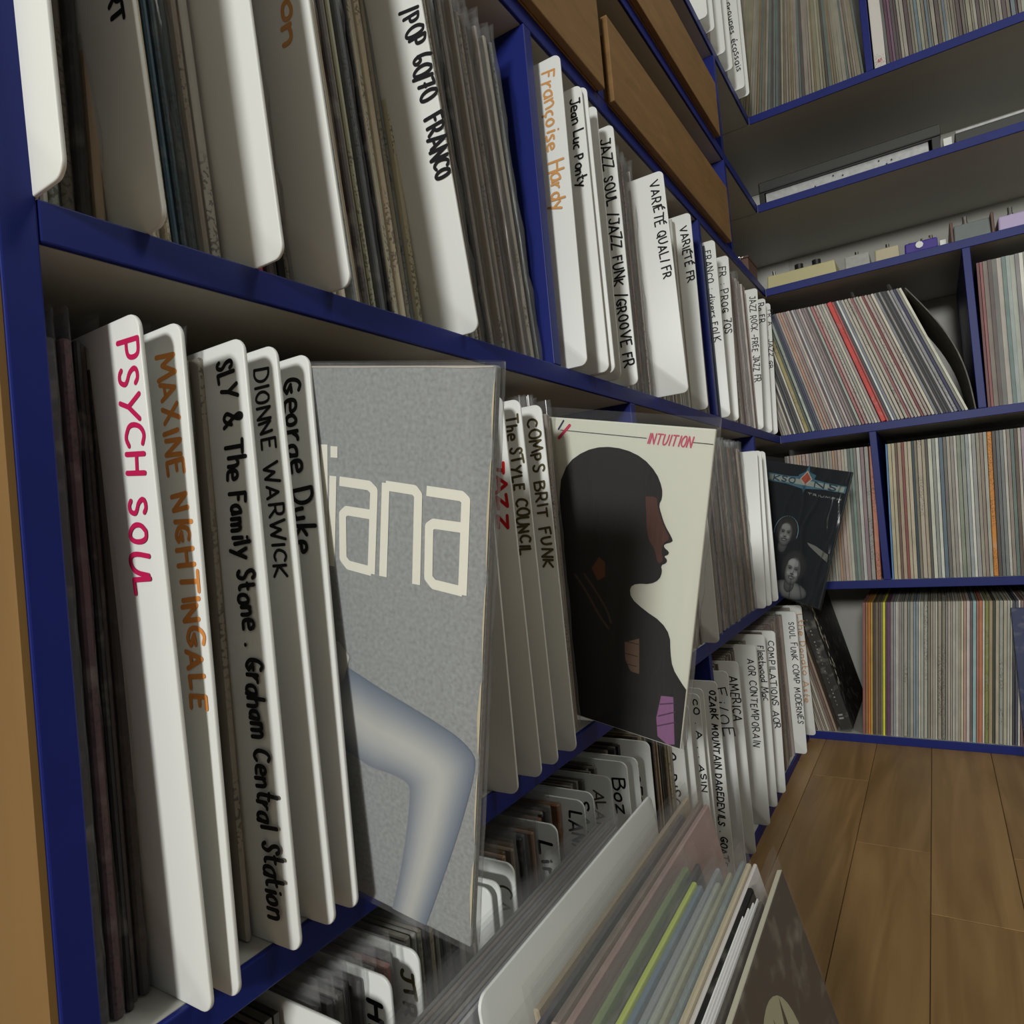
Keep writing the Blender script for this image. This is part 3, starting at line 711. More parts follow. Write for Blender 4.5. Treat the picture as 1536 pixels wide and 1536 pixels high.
lfill(ZA, .634, .675, [dk, bk, g1], 'behind the pale orange lettering', U, x=-.02, sl=0, vis=.12)
lfill(ZA, .694, .727, [wh, g2], 'behind the short black name', U, x=-.02, sl=0, vis=.1)
lfill(ZA, .732, .776, [wh, g3], 'before JAZZ SOUL', U, x=-.02, sl=0, vis=.1)
lfill(ZA, .783, .896, [(.42, .33, .30), (.34, .27, .25), (.20, .06, .07), (.45, .38, .34), (.06, .05, .05), (.40, .38, .35), (.5, .48, .45), g2, (.35, .33, .32)], 'behind JAZZ SOUL', U, x=-.008, sl=.9, vis=1.0)
lfill(ZA, .904, 1.083, [(.5, .49, .46), (.38, .35, .31), (.45, .44, .40), (.30, .26, .22)], 'behind VARI\u00c9T\u00c9 QUALI', U, x=-.014, sl=.6, vis=.35)
lfill(ZA, 1.090, 1.181, [g2, g3], 'behind VARI\u00c9T\u00c9 FR', U, x=-.01, sl=0, vis=.1)
lfill(ZA, 1.200, 1.224, [(.03, .045, .09), (.06, .08, .13), (.02, .03, .05)], 'right of the second upright', U, x=-.003, sl=.9, vis=.6)
lfill(ZA, 1.230, 1.302, [g3, wh], 'behind FRANCO', U, x=-.02, sl=0, vis=.1)
lfill(ZA, 1.310, 1.528, [(.40, .36, .33), (.14, .07, .06), (.46, .40, .36), (.52, .5, .46), (.35, .3, .28), (.24, .2, .19), (.5, .47, .42)], 'behind FR : PROG 70S', U, x=-.004, ts=(.004, .0055, .007), sl=.5, vis=.7)
lfill(ZA, 1.536, 1.635, [wh, g3], 'behind JAZZ ROCK', U, x=-.03, sl=0, vis=.05)
lfill(ZA, 1.695, 1.745, [(.16, .09, .07), g2, bk], 'behind the last divider', U, x=-.012, sl=0, vis=.15)

lfill(ZB, .140, .173, [(.055, .03, .035), (.05, .045, .05), (.07, .035, .04), bk, (.06, .05, .05), (.035, .03, .03)], 'left of PSYCH SOUL', Mi, x=-.023, sl=.6, vis=1.6, gain=1.4)
lfill(ZB, .192, .221, [(.10, .08, .06), (.16, .13, .10), (.20, .035, .08), (.12, .10, .14), (.20, .19, .15), (.30, .28, .22)], 'left of the longest handwriting', Mi, x=-.019, sl=.2, vis=1.6, ts=(.0032, .0038), gain=1.3)
lfill(ZB, .228, .244, [g2, bk], 'behind the longest handwriting', Mi, x=-.022, sl=0, vis=.1)
lfill(ZB, .302, .426, [g1, g3, dk], 'behind the grey cover', Mi, x=-.02, sl=0, vis=.08)
lfill(ZB, .432, .460, [(.3, .14, .12), g2], 'before the red lettering', Mi, x=-.005, sl=0, vis=.3)
lfill(ZB, .467, .490, [(.30, .20, .17), g2], 'before the STYLE divider', Mi, x=-.006, sl=.3, vis=.3)
lfill(ZB, .531, .585, [(.32, .27, .22), (.42, .40, .34), (.15, .025, .035), (.44, .42, .34), (.36, .34, .29), g2, (.46, .44, .38), (.3, .28, .25)], 'right of COMPS BRIT FUNK', Mi, x=-.004, sl=.6, vis=1.2)
lfill(ZB, .93, 1.007, [g2, (.34, .3, .26), (.2, .12, .1)], 'hidden by the silhouette cover', Mi, x=-.006, sl=.2, vis=.15)
lfill(ZB, 1.014, 1.340, [(.24, .21, .18), (.30, .28, .26), (.16, .14, .13), (.34, .32, .29), (.26, .25, .25), (.12, .11, .11), (.3, .24, .21)], 'left of the three blank dividers', Mi, x=-.003, ts=(.0055, .007, .009), sl=.85, vis=.8)
lfill(ZB, 1.346, 1.373, [wh], 'between the blank dividers', Mi, x=-.02, sl=0, vis=.05)
lfill(ZB, 1.38, 1.430, [g2, bk], 'before the last blank divider', Mi, x=-.02, sl=0, vis=.05)

lfill(ZC, .145, .239, [g1, dk, g2], 'before the nearest divider', Bo, x=-.02, sl=.2, vis=.05)
lfill(ZC, .246, .279, [(.10, .09, .09), dk, g1], 'left of the HK divider', Bo, x=-.004, sl=1, vis=.8)
lfill(ZC, .284, .304, [(.16, .14, .13), (.2, .07, .06), dk], 'left of the olive letters', Bo, x=.002, sl=1, vis=.8)
lfill(ZC, .310, .384, [(.12, .12, .12), g2, g3, (.25, .22, .16), dk, ta, (.3, .29, .25)], 'right of the olive letters', Bo, x=.002, sl=.4, vis=.7)
lfill(ZC, .422, .483, [(.10, .11, .12), (.24, .15, .10), (.12, .08, .05), (.28, .22, .16), (.14, .09, .07), g1, dk], 'left of Lin', Bo, x=-.003, sl=.7, vis=.8)
lfill(ZC, .489, .534, [(.14, .12, .10), (.22, .10, .05), bk, (.2, .17, .14), dk], 'left of LAN', Bo, x=-.006, sl=.2, vis=.8)
lfill(ZC, .560, .593, [g1, g3], 'left of ALA', Bo, x=-.012, sl=0, vis=.3)
lfill(ZC, .600, .633, [g1, g2, bk], 'left of Bo', Bo, x=-.012, sl=0, vis=.3)
lfill(ZC, .668, .698, [g1, bk], 'behind the Bo dividers', Bo, x=-.016, sl=0, vis=.15)
lfill(ZC, .705, .823, [bk, (.02, .03, .02), bk, (.20, .16, .11), (.12, .09, .06), ta, g2], 'left of DISCO', Bo, x=-.004, sl=.2, vis=.5)
lfill(ZC, .857, .898, [g3, wh], 'right of DISCO', Bo, x=-.02, sl=0, vis=.1)
lfill(ZC, 1.04, 1.103, [(.3, .28, .22), g1], 'left of AMERICA', Bo, x=-.016, sl=0, vis=.2)
lfill(ZC, 1.11, 1.211, [g2, (.36, .34, .29), g1], 'right of AMERICA', Bo, x=-.016, sl=0, vis=.2)
lfill(ZC, 1.218, 1.290, [g2, g3], 'right of AOR CONTEMPORAIN', Bo, x=-.018, sl=0, vis=.1)
lfill(ZC, 1.366, 1.583, [(.20, .15, .13), (.28, .22, .19), (.36, .29, .25), (.22, .17, .15), (.32, .27, .23), bk, (.4, .34, .3)], 'right of COMPILATIONS AOR', Bo, x=-.006, ts=(.0055, .007, .008), sl=.25, vis=.8)
lfill(ZC, 1.590, 1.715, [wh, g3, (.4, .36, .3)], 'right of MODERNES', Bo, x=-.006, sl=0, vis=.12)
lfill(ZF, 1.345, 1.66, [g1, g2, (.3, .28, .22)], 'among the high dividers', 'top', x=-.012, ts=(.006, .008), sl=0, vis=.12)

# back shelf: spines face -y
def bfill(z, items, x0, x1, where, lean0=0.0, lean1=None, sl=.3, vis=1.0, depth=.004, gain=1.0):
    """items: (relative thickness, colour); scaled to fill x0..x1 at board level"""
    lean1 = lean0 if lean1 is None else lean1
    tot = sum(i[0] for i in items); k = (x1-x0)/tot; x = x0; n = len(items)
    for i, (w, c) in enumerate(items):
        c = tuple(v*gain for v in c)
        f = i/max(1, n-1); ln = lean0+(lean1-lean0)*f; cl = math.cos(ln)
        tt = w*k*cl; t = max(.0012, tt-.0009)
        t = min((.0012, .002, .003, .0038, .0045, .0055, .0065, .008, .0095, .012), key=lambda q: abs(q-t) if q <= tt-.0003 else 9)
        spec((x+w*k/2, Y0+depth+rnd.uniform(0, .004), z+.0003+abs(math.sin(ln))*t/2), (ln, 0, -math.pi/2), t, jit(c, .08), rnd.random() < sl,
             '%s record, %s from the left %s' % (cname(c), ordinal(i+1), where), 'records ' + where, vis)
        x += w*k
def seq(r, n, pal, ws=(3, 4, 4, 5, 6)):
    return [(r.choice(ws), r.choice(pal)) for _ in range(n)]
r2_ = random.Random(11)
paleA = [(.50, .46, .40), (.58, .54, .48), (.42, .38, .34), (.30, .28, .27), (.56, .50, .47), (.5, .42, .40), (.62, .60, .55), (.22, .20, .20)]
paleB = [(.48, .42, .30), (.52, .47, .38), (.38, .34, .26), (.28, .25, .19), (.44, .42, .35), (.2, .18, .14), (.34, .36, .31), (.5, .48, .42), (.08, .07, .06)]
paleC = [(.40, .38, .31), (.46, .44, .37), (.34, .32, .26), (.50, .48, .41), (.28, .25, .20), (.36, .31, .25), (.42, .42, .36)]
mottle = [(.5, .28, .2), (.45, .35, .32), (.34, .22, .2), (.5, .45, .42)]
A_L = [(4, (.20, .14, .11)), (4, (.4, .36, .32)), (5, (.5, .46, .4)), (3, (.24, .21, .19)), (4, (.56, .52, .45)), (4, dk), (4, (.60, .57, .5)), (5, (.05, .055, .06)), (5, (.10, .10, .10)), (4, (.07, .07, .07)),
       (4, (.66, .62, .52)), (8, (.44, .36, .18)), (4, (.1, .12, .1)), (7, (.42, .47, .42)), (4, (.05, .06, .09)), (4, (.05, .06, .11)), (4, (.12, .12, .16)), (5, (.42, .34, .32))] \
      + [(5, m) for m in mottle] + [(4, (.60, .5, .46)), (4, (.12, .1, .12)), (4, (.66, .64, .62)), (5, (.25, .24, .26))] + seq(r2_, 4, [(.4, .32, .32), (.5, .46, .44), (.3, .24, .25)]) \
      + [(4, (.1, .09, .1)), (5, (.42, .44, .40)), (6, (.46, .20, .21)), (6, (.50, .36, .35)), (6, (.52, .52, .46)), (5, (.36, .35, .30)), (5, (.56, .54, .48)), (5, (.42, .34, .33)), (10, (.64, .07, .06)),
         (4, (.42, .1, .1)), (5, (.06, .06, .07)), (4, (.68, .68, .66)), (5, (.24, .25, .28)), (5, (.5, .47, .41)), (7, (.52, .48, .41)), (6, (.47, .42, .38)), (4, (.32, .12, .12)), (6, (.50, .44, .4)), (5, (.46, .44, .38)),
         (6, (.56, .48, .42)), (4, (.26, .06, .06)), (6, (.56, .44, .42)), (6, (.44, .36, .34)), (6, (.66, .64, .52)), (5, (.30, .32, .34)), (4, bk), (4, (.3, .29, .28)), (4, bk), (4, (.05, .05, .06)), (4, bk),
         (4, (.42, .41, .4)), (7, (.28, .29, .30)), (5, (.035, .035, .11)), (5, (.30, .28, .25)), (5, (.72, .70, .6))]
bfill(ZA, A_L, .002, .384, 'leaning in the upper cubby by the corner', math.radians(13), math.radians(19), sl=.35, vis=1.3)
bfill(ZA, [(4, (.16, .06, .06)), (4, (.30, .1, .1)), (6, (.26, .22, .18)), (5, (.14, .11, .1)), (6, (.2, .2, .2)), (6, (.44, .42, .38)), (5, (.20, .28, .27)), (5, (.40, .45, .44)), (6, (.42, .42, .38)), (5, (.25, .25, .25)),
            (5, (.68, .67, .62)), (5, (.34, .36, .34)), (5, (.55, .53, .47))] + seq(r2_, 18, [(.36, .34, .30), (.50, .48, .43), (.26, .25, .23), (.58, .56, .5), (.42, .4, .33)]), .418, .63,
      'in the upper right cubby', math.radians(-1), sl=.5, vis=.8)
bfill(ZB, seq(r2_, 20, [(.30, .24, .18), (.44, .34, .3), (.24, .18, .14), (.46, .42, .34), (.52, .32, .18), (.34, .32, .27), (.28, .27, .24), (.16, .13, .1)]) +
      [(4, (.48, .46, .40)), (4, (.15, .17, .16)), (4, (.22, .30, .27)), (4, (.24, .23, .21)), (5, (.5, .48, .45)), (5, (.28, .2, .22)), (6, (.34, .33, .30)), (8, (.50, .20, .14))], .004, .188,
      'in the centre left cubby', 0.0, math.radians(-2), sl=.2, vis=.9)
bfill(ZB, [(3, (.10, .28, .55)), (6, (.52, .44, .30)), (5, (.5, .42, .3)), (4, (.16, .1, .07)), (6, (.46, .38, .27)), (4, (.26, .07, .06)), (5, (.5, .42, .3)), (6, (.52, .46, .34)), (4, (.03, .06, .08)), (4, (.22, .2, .14)), (7, (.50, .44, .34)),
            (5, (.44, .38, .3)), (4, (.1, .09, .08)), (6, (.62, .6, .5)), (5, (.3, .32, .3)), (5, (.66, .65, .6)), (6, (.13, .18, .23)), (5, (.16, .15, .13)), (5, (.42, .4, .33)), (5, (.34, .32, .27)), (4, (.58, .57, .5)),
            (6, (.25, .27, .22)), (6, (.3, .31, .27)), (5, (.35, .37, .37)), (4, (.7, .69, .65)), (6, (.35, .35, .33)), (5, (.35, .32, .26)), (5, (.32, .26, .2)), (5, (.42, .43, .38)), (7, (.66, .26, .05)), (5, (.1, .09, .08)), (5, (.14, .15, .15)),
            (5, (.2, .22, .21)), (4, (.58, .56, .5)), (5, (.3, .26, .22)), (5, (.15, .2, .19)), (5, (.12, .09, .07)), (4, (.45, .42, .36)), (6, (.38, .33, .36))] + seq(r2_, 24, paleB), .2085, .595,
      'in the wide centre cubby', math.radians(-2.4), sl=.25, vis=1.0)
bfill(ZC, seq(r2_, 12, [(.34, .29, .23), (.24, .2, .16), (.4, .36, .3), (.16, .1, .08), (.3, .22, .17), (.44, .4, .34)], (3, 4, 4)), .005, .062, 'leaning in the bottom left corner', math.radians(-14) if False else math.radians(13.5), sl=.1, vis=1.0)
C_R = [(5, (.30, .13, .10)), (4, (.42, .20, .08)), (4, (.64, .22, .03)), (4, (.50, .33, .08)), (4, (.10, .07, .05)), (5, (.20, .15, .09)), (4, (.16, .12, .09)), (3, (.28, .24, .14)), (4, (.82, .80, .05)), (3, (.12, .08, .1)), (5, (.16, .06, .12)), (5, (.30, .27, .26)),
       (4, (.34, .34, .36)), (3, (.64, .63, .58))] + seq(r2_, 6, [(.34, .32, .28), (.4, .38, .34), (.26, .28, .26)]) + [(4, (.26, .32, .34)), (4, (.3, .36, .4)), (3, (.58, .57, .5))] + seq(r2_, 14, paleC) + \
      [(4, (.6, .55, .42)), (4, (.5, .32, .28)), (5, (.62, .56, .50)), (4, (.18, .14, .15)), (5, (.34, .5, .54)), (4, (.42, .2, .14)), (5, (.55, .22, .10)), (3, (.75, .72, .62)), (6, (.30, .32, .08)), (5, (.40, .33, .2)), (4, (.06, .08, .05)),
       (5, (.5, .44, .34)), (6, (.38, .42, .35)), (5, (.5, .48, .38)), (4, (.56, .55, .46)), (3, (.6, .58, .5)), (4, (.07, .07, .09)), (4, (.1, .11, .15)), (3, (.76, .74, .7)), (4, (.3, .16, .15)), (5, (.34, .27, .2)), (5, (.42, .4, .34)), (4, (.28, .1, .12))] + seq(r2_, 22, paleC)
bfill(ZC, C_R, .116, .545, 'in the bottom cubby of the far shelf', math.radians(-5.0), sl=.45, vis=1.15)
F_L = seq(r2_, 56, [(.30, .27, .18), (.36, .33, .24), (.24, .2, .13), (.16, .2, .18), (.28, .2, .12), (.4, .37, .28), (.1, .08, .07), (.34, .3, .25)])
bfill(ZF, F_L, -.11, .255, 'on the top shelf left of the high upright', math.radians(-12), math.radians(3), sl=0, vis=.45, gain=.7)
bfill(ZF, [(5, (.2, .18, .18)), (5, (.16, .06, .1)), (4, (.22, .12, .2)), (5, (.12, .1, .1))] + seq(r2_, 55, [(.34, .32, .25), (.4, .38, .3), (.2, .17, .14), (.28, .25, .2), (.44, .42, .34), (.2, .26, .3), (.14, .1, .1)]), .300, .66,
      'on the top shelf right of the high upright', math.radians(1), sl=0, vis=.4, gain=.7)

SPECS.sort(key=lambda s: -s[0])
N_SINGLE = 268
for i, (_, loc, rot, t, c, slv, label, group) in enumerate(SPECS[:N_SINGLE]):
    e = empty('vinyl_record', loc, rot); tag(e, label, 'record', group)
    link('jacket', get_j(t), e, color=c)
    if slv: link('plastic_sleeve', get_s(t, i % 4), e)
# the rest: one object, each jacket's colour stored on its faces
bm = bmesh.new(); cl = bm.loops.layers.color.new('Col')
from mathutils import Euler
for _, loc, rot, t, c, slv, label, group in SPECS[N_SINGLE:]:
    before = len(bm.faces); r = bmesh.ops.create_cube(bm, size=1.0)
    mtx = Matrix.Translation(loc) @ Euler(rot).to_matrix().to_4x4()
    for v in r['verts']: v.co = mtx @ Vector(((v.co.x-.5)*RS, v.co.y*t, (v.co.z+.5)*RS))
    for f in {f for v in r['verts'] for f in v.link_faces}:
        for l in f.loops: l[cl] = (*[x**(1/2.2) for x in c], 1)
m = bpy.data.materials.new('printed_card_by_face'); nt, b = nodes_of(m)
at = nt.nodes.new('ShaderNodeVertexColor'); at.layer_name = 'Col'
tc = nt.nodes.new('ShaderNodeTexCoord'); mp = nt.nodes.new('ShaderNodeMapping'); mp.inputs['Scale'].default_value = (60, 60, 30)
ns = nt.nodes.new('ShaderNodeTexNoise'); ns.inputs['Scale'].default_value = 1.0
mr = nt.nodes.new('ShaderNodeMapRange'); mr.inputs['To Min'].default_value = .7; mr.inputs['To Max'].default_value = 1.25
vm = nt.nodes.new('ShaderNodeVectorMath'); vm.operation = 'SCALE'
nt.links.new(tc.outputs['Object'], mp.inputs[0]); nt.links.new(mp.outputs[0], ns.inputs['Vector']); nt.links.new(ns.outputs['Fac'], mr.inputs['Value'])
nt.links.new(at.outputs['Color'], vm.inputs[0]); nt.links.new(mr.outputs[0], vm.inputs['Scale']); nt.links.new(vm.outputs[0], b.inputs['Base Color'])
b.inputs['Roughness'].default_value = .55
o = link('vinyl_records', to_mesh(bm, 'vinyl_records', m))
tag(o, 'the many remaining tightly packed records, mostly along the dim top shelf', 'record', kind='stuff')

# the bowed empty sleeve at the right end of the leaning records
bm = bmesh.new(); pr = []
for i in range(15):
    f = i/14; z = RS*f*math.cos(math.radians(20)); x = -RS*f*math.sin(math.radians(20))+.026*math.sin(math.pi*f)
    pr.append((x, z))
prev = None
for x, z in pr:
    row = [bm.verts.new((x-.0012, 0, z)), bm.verts.new((x+.0012, 0, z)), bm.verts.new((x+.0012, RS, z)), bm.verts.new((x-.0012, RS, z))]
    if prev:
        for j in range(4): bm.faces.new((prev[j], prev[(j+1) % 4], row[(j+1) % 4], row[j]))
    else: bm.faces.new(row)
    prev = row
bm.faces.new(prev[::-1]); bmesh.ops.recalc_face_normals(bm, faces=bm.faces[:])
e = empty('vinyl_record', (.3965, Y0+.004, ZA+.0003)); tag(e, 'dark bowed record sleeve bending at the right end of the leaning records', 'record', 'records leaning in the upper cubby by the corner')
link('jacket', to_mesh(bm, 'bowed_jacket', M['jacket'], False), e, color=(.10, .095, .08))

# boxed set leaning at the bottom corner
e = empty('record_box_set', (.083, Y0+.006, ZC+.0068), (math.radians(13.5), 0, -math.pi/2))
tag(e, 'black box set with pale flake pattern leaning against the bottom row of records', 'box set')
j = box('slipcase', (-.312, 0, -.014, .014, 0, .315), M['jacket'], e, bevel=.0012, color=(.028, .027, .025))
r = random.Random(3); pts = []
for i in range(34):
    f = r.random(); zc = .10+.19*f; xc = -.012-.055*r.random()*(.4+.6*(1-abs(2*f-1)))
    a = r.uniform(.003, .007)
    pts.append([(xc-a, zc), (xc, zc-a*1.3), (xc+a*.8, zc), (xc, zc+a*1.5)])
for p in pts: flat_poly('printed_flake', [(max(-.3, min(-.003, x)), z) for x, z in p], .01425, M['ink'], j, (.78, .72, .56))
r = random.Random(8)
bmx = bmesh.new()
for i in range(26):
    z = .05+i*.009; w = r.uniform(.001, .0035)
    if r.random() < .75: add_box(bmx, .0002, .0005, -.002-w/2, -.002+w/2, z, z+.003)
for z0 in (.026, .034): add_box(bmx, .0002, .0005, -.008, .002, z0, z0+.004)
tag(link('spine_lettering', to_mesh(bmx, 'spine_lettering', M['ink']), j, color=(.30, .30, .28)), kind='stuff')

# wide white spine on the top shelf
e = empty('record_box_set', (.2875, Y0+.005, ZF+.0003), (0, 0, -math.pi/2)); tag(e, 'wide white box set beside the high blue upright with small red marks', 'box set')
j = box('slipcase', (-.31, 0, -.0115, .0115, 0, .315), M['jacket'], e, bevel=.0012, color=(.62, .58, .54))
ribbons('lettering', text_lines('AF', (0, 0), (.010, .0), .008, rnd), .0012, 0, M['ink'], j, (.5, .02, .03))
o = j.children[0]; o.rotation_euler = (0, 0, math.pi/2); o.location = (.0004, -.004, .013)

# ---------------------------------------------------------------- the three pulled-out covers
def cover(loc, rot, size, t, label, color, mat, y_print, slv_top=.0, sleeve_mat=None, margin=.006, top=None):
    e = empty('vinyl_record', loc, rot); tag(e, label, 'record', 'records pulled out to show their covers')
    bm = bmesh.new(); add_box(bm, -size-margin, -margin, -t/2, t/2, margin*.5, top or size+margin*.5-.004, bevel=.0012, seg=2)
    j = link('jacket', to_mesh(bm, 'cover_jacket', mat), e, color=color)
    return e, j
PY = -.0031
# grey cover
S1 = .305
e, j = cover((.0802, .2871, .359), (.0565, .1931, .0375), .302, .0055, 'grey cover with large pale lower-case lettering pulled half out of the middle row', (.30, .315, .315), M['card_grain'], PY, margin=.003, top=.3058)
S = sleeve_mesh(.0075, 77, top=.308, lip=.0008, mat=M['sleeve_clear']); link('plastic_sleeve', S, e, loc=(-.0005, 0, .0))
for k_, (z0, z1, w_) in enumerate(((.012, .052, .0016), (.06, .10, .0010), (.108, .15, .0018), (.155, .20, .0010), (.205, .262, .0013), (.268, .300, .0012))):
    flat_poly('worn_edge', [(-.0031, z0), (-.0031-w_*.4, z0+.006), (-.0031-w_, (z0+z1)/2), (-.0031-w_*.5, z1-.004), (-.0031, z1)], PY, M['ink'], j, (.50, .44, .30))
flat_poly('worn_edge', [(-.20, .3049), (-.09, .3045), (-.05, .3048), (-.02, .3043), (-.004, .3047), (-.004, .3053), (-.20, .3053)], PY, M['ink'], j, (.45, .40, .34))
ribbons('lettering', DIANA_LETTERS, .0053, PY, M['ink'], j, (.72, .70, .61), caps=False, seg=14)
# soft two-tone bent band printed on the cover
def tone_band(name, rows, tones, y, parent):
    V, F, Cc = [], [], []
    n = len(tones)
    for (a, b) in rows:
        for q in range(n):
            f = q/(n-1); V.append((max(-.302, min(-.0035, a[0]+(b[0]-a[0])*f)), y, max(.002, a[1]+(b[1]-a[1])*f)))
    for i in range(len(rows)-1):
        for q in range(n-1): F.append((i*n+q, (i+1)*n+q, (i+1)*n+q+1, i*n+q+1))
    me = bpy.data.meshes.new(name); me.from_pydata(V, [], F)
    at = me.color_attributes.new('Col', 'FLOAT_COLOR', 'POINT')
    for i in range(len(V)):
        c = tones[i % n]; at.data[i].color = (*c, 1)
    mm = bpy.data.materials.get('printed_tones')
    if not mm:
        mm = bpy.data.materials.new('printed_tones'); nt, b = nodes_of(mm)
        a_ = nt.nodes.new('ShaderNodeVertexColor'); a_.layer_name = 'Col'; nt.links.new(a_.outputs[0], b.inputs['Base Color']); b.inputs['Roughness'].default_value = .5
    me.materials.append(mm); return link(name, me, parent)
rows = [(smooth_line([r_[0] for r_ in ARM], 2), smooth_line([r_[1] for r_ in ARM], 2))]
rows = list(zip(*rows[0]))
tone_band('printed_band', rows, [(.10, .13, .18), (.20, .23, .27), (.33, .345, .35), (.44, .44, .42), (.40, .405, .40), (.28, .30, .32), (.15, .17, .21)], PY, j)
tone_band('printed_band', [((-.112, .150), (-.112, .118)), ((-.100, .150), (-.103, .122)), ((-.092, .143), (-.096, .128))], [(.42, .42, .38), (.5, .49, .44), (.3, .3, .3)], PY-.0001, j)

# cream cover with a dark silhouette
e, j = cover((.0895, .6096, .3573), (.0659, .2262, -.0083), .301, .0045, 'cream cover headed INTUITION with a dark silhouette, sticking out in clear plastic', (.70, .70, .60), M['jacket'], PY, margin=.0035)
j.data.materials.clear(); M['cream_card'] = object_color('cream_cover_card', .45, .35); j.data.materials.append(M['cream_card'])
S = sleeve_mesh(.0065, 78, top=.3085, lip=.001, mat=M['sleeve_clear']); link('plastic_sleeve', S, e, loc=(0, 0, 0))
PY2 = -.0026
clampx = lambda p: (max(-.303, min(-.0042, p[0])), max(.0024, min(.2975, p[1])))
GEN = [(-.1504, .2380), (-.1440, .2560), (-.1270, .2690), (-.1080, .2750), (-.0860, .2745), (-.0670, .2680), (-.0530, .2560), (-.0460, .2430), (-.0450, .2330), (-.0475, .2270), (-.0450, .2200), (-.0400, .2090), (-.0320, .1985), (-.0310, .1950),
       (-.0390, .1915), (-.0385, .1885), (-.0335, .1855), (-.0340, .1825), (-.0380, .1805), (-.0345, .1780), (-.0350, .1745), (-.0400, .1715), (-.0380, .1660), (-.0400, .1580), (-.0480, .1520), (-.0620, .1500), (-.0680, .1450), (-.0660, .1350), (-.0520, .1265), (-.0340, .1190), (-.0245, .1080), (-.0225, .0920), (-.0190, .0780), (-.0100, .0670), (-.0042, .0610)]
GEN = smooth_line(GEN, 1)+[(-.0042, .0030), (-.1180, .0030), (-.1340, .0700), (-.1504, .1400)]
flat_poly('printed_silhouette', [clampx(p) for p in GEN], PY2, M['ink'], j, (.014, .013, .012))
flat_poly('printed_face_light', smooth_line([(-.0610, .2330), (-.0500, .2340), (-.0490, .2265), (-.0455, .2180), (-.0410, .2080), (-.0335, .1975), (-.0400, .1925), (-.0410, .1850), (-.0380, .1760), (-.0430, .1720), (-.0470, .1850), (-.0560, .1960), (-.0610, .2330)], 1)[:-1], PY2-.00012, M['ink'], j, (.085, .032, .022))
flat_poly('printed_neck_light', [clampx(p) for p in NECK], PY2-.00012, M['ink'], j, (.17, .055, .018))
ribbons('printed_collar', [smooth_line(s_, 2) for s_ in SCARF], .0022, PY2-.00012, M['ink'], j, (.09, .045, .035))
flat_poly('printed_sleeve', [clampx(p) for p in PINK], PY2-.00012, M['ink'], j, (.26, .11, .24))
ribbons('printed_folds', [[(-.0275, .028), (-.012, .037)], [(-.0275, .018), (-.011, .027)], [(-.027, .040), (-.014, .045)]], .0012, PY2-.0002, M['ink'], j, (.08, .03, .08))
flat_poly('printed_shirt', [clampx(p) for p in SHIRT], PY2-.00012, M['ink'], j, (.20, .12, .08))
ribbons('printed_folds', [[(-.066, .092), (-.054, .092)], [(-.066, .080), (-.054, .080)], [(-.064, .070), (-.054, .070)]], .0008, PY2-.0002, M['ink'], j, (.03, .02, .02))
ribbons('printed_rule', [[(-.155, .2868), (-.0655, .286)], [(-.0224, .2858), (-.0045, .2856)]], .0007, PY2-.00012, M['ink'], j, (.05, .05, .06))
tl = text_lines('INTUITION', (-.0645, .2815), (-.0220, .2813), .0092, rnd, jitter=0.0)
tl = [[(x+(z-.2815)*.22, z) for x, z in l] for l in tl]
ribbons('lettering', tl, .0013, PY2-.00014, M['ink'], j, (.58, .09, .16))
ribbons('lettering', [[(-.156, .279), (-.1453, .292)]], .003, PY2-.00014, M['ink'], j, (.55, .03, .09))
ribbons('lettering', [[(-.1573, .2874), (-.1524, .296)]], .0018, PY2-.00014, M['ink'], j, (.03, .03, .08))

# black cover with two heads
e, j = cover((.0841, 1.5316, .3448), (-.2006, .2417, -.4727), .296, .0045, 'black cover with a banner and two grey faces, angled out by the corner', (.012, .016, .019), M['jacket'], PY2, margin=.0035)
j.data.materials.clear(); M['dark_card'] = object_color('dark_cover_card', .3, .5); j.data.materials.append(M['dark_card'])
M['sleeve_glossy'] = plastic('creased_glossy_plastic_sleeve', .012, .20, (.4, .42, .44), .25, .6)
bm = bmesh.new(); gx, gz = 130, 48; grid = []
cr_ln = [(-.030, .010, .0036), (-.060, .018, .0030), (-.085, -.012, .0026), (-.012, .004, .0044), (-.120, .02, .0016)]
for i in range(gz+1):
    z = .3035*i/gz; row = []
    for q in range(gx+1):
        x = -.306+.3095*q/gx
        y = -.0036
        for k_, (x0, am, ht) in enumerate(cr_ln):
            xc = x0+am*math.sin(z*17+k_*2.1)+.004*math.sin(z*61+k_)
            y -= ht*math.exp(-((x-xc)/.0042)**2)*(0.5+0.5*math.sin(z*9+k_)**2)
        row.append(bm.verts.new((x, y, z)))
    grid.append(row)
for p, q in zip(grid, grid[1:]):
    for j_ in range(gx): bm.faces.new((p[j_], p[j_+1], q[j_+1], q[j_]))
link('plastic_sleeve', to_mesh(bm, 'creased_sleeve', M['sleeve_glossy'], True), e)
ink = M['ink']
flat_poly('printed_banner', [(-.203, .2675), (-.15, .2660), (-.11, .2695), (-.06, .2640), (-.008, .2622), (-.008, .2475), (-.06, .2480), (-.11, .2430), (-.15, .2485), (-.203, .2490)], PY2, ink, j, (.09, .20, .27))
flat_poly('printed_banner', [(-.199, .2645), (-.135, .2630), (-.012, .2600), (-.012, .2495), (-.135, .2515), (-.199, .2520)], PY2-.0001, ink, j, (.38, .42, .36))
flat_poly('printed_burst', [(-.104, .298), (-.099, .281), (-.082, .276), (-.086, .262), (-.098, .252), (-.1035, .233), (-.112, .251), (-.124, .258), (-.124, .272), (-.109, .281)], PY2-.00005, ink, j, (.06, .17, .23))
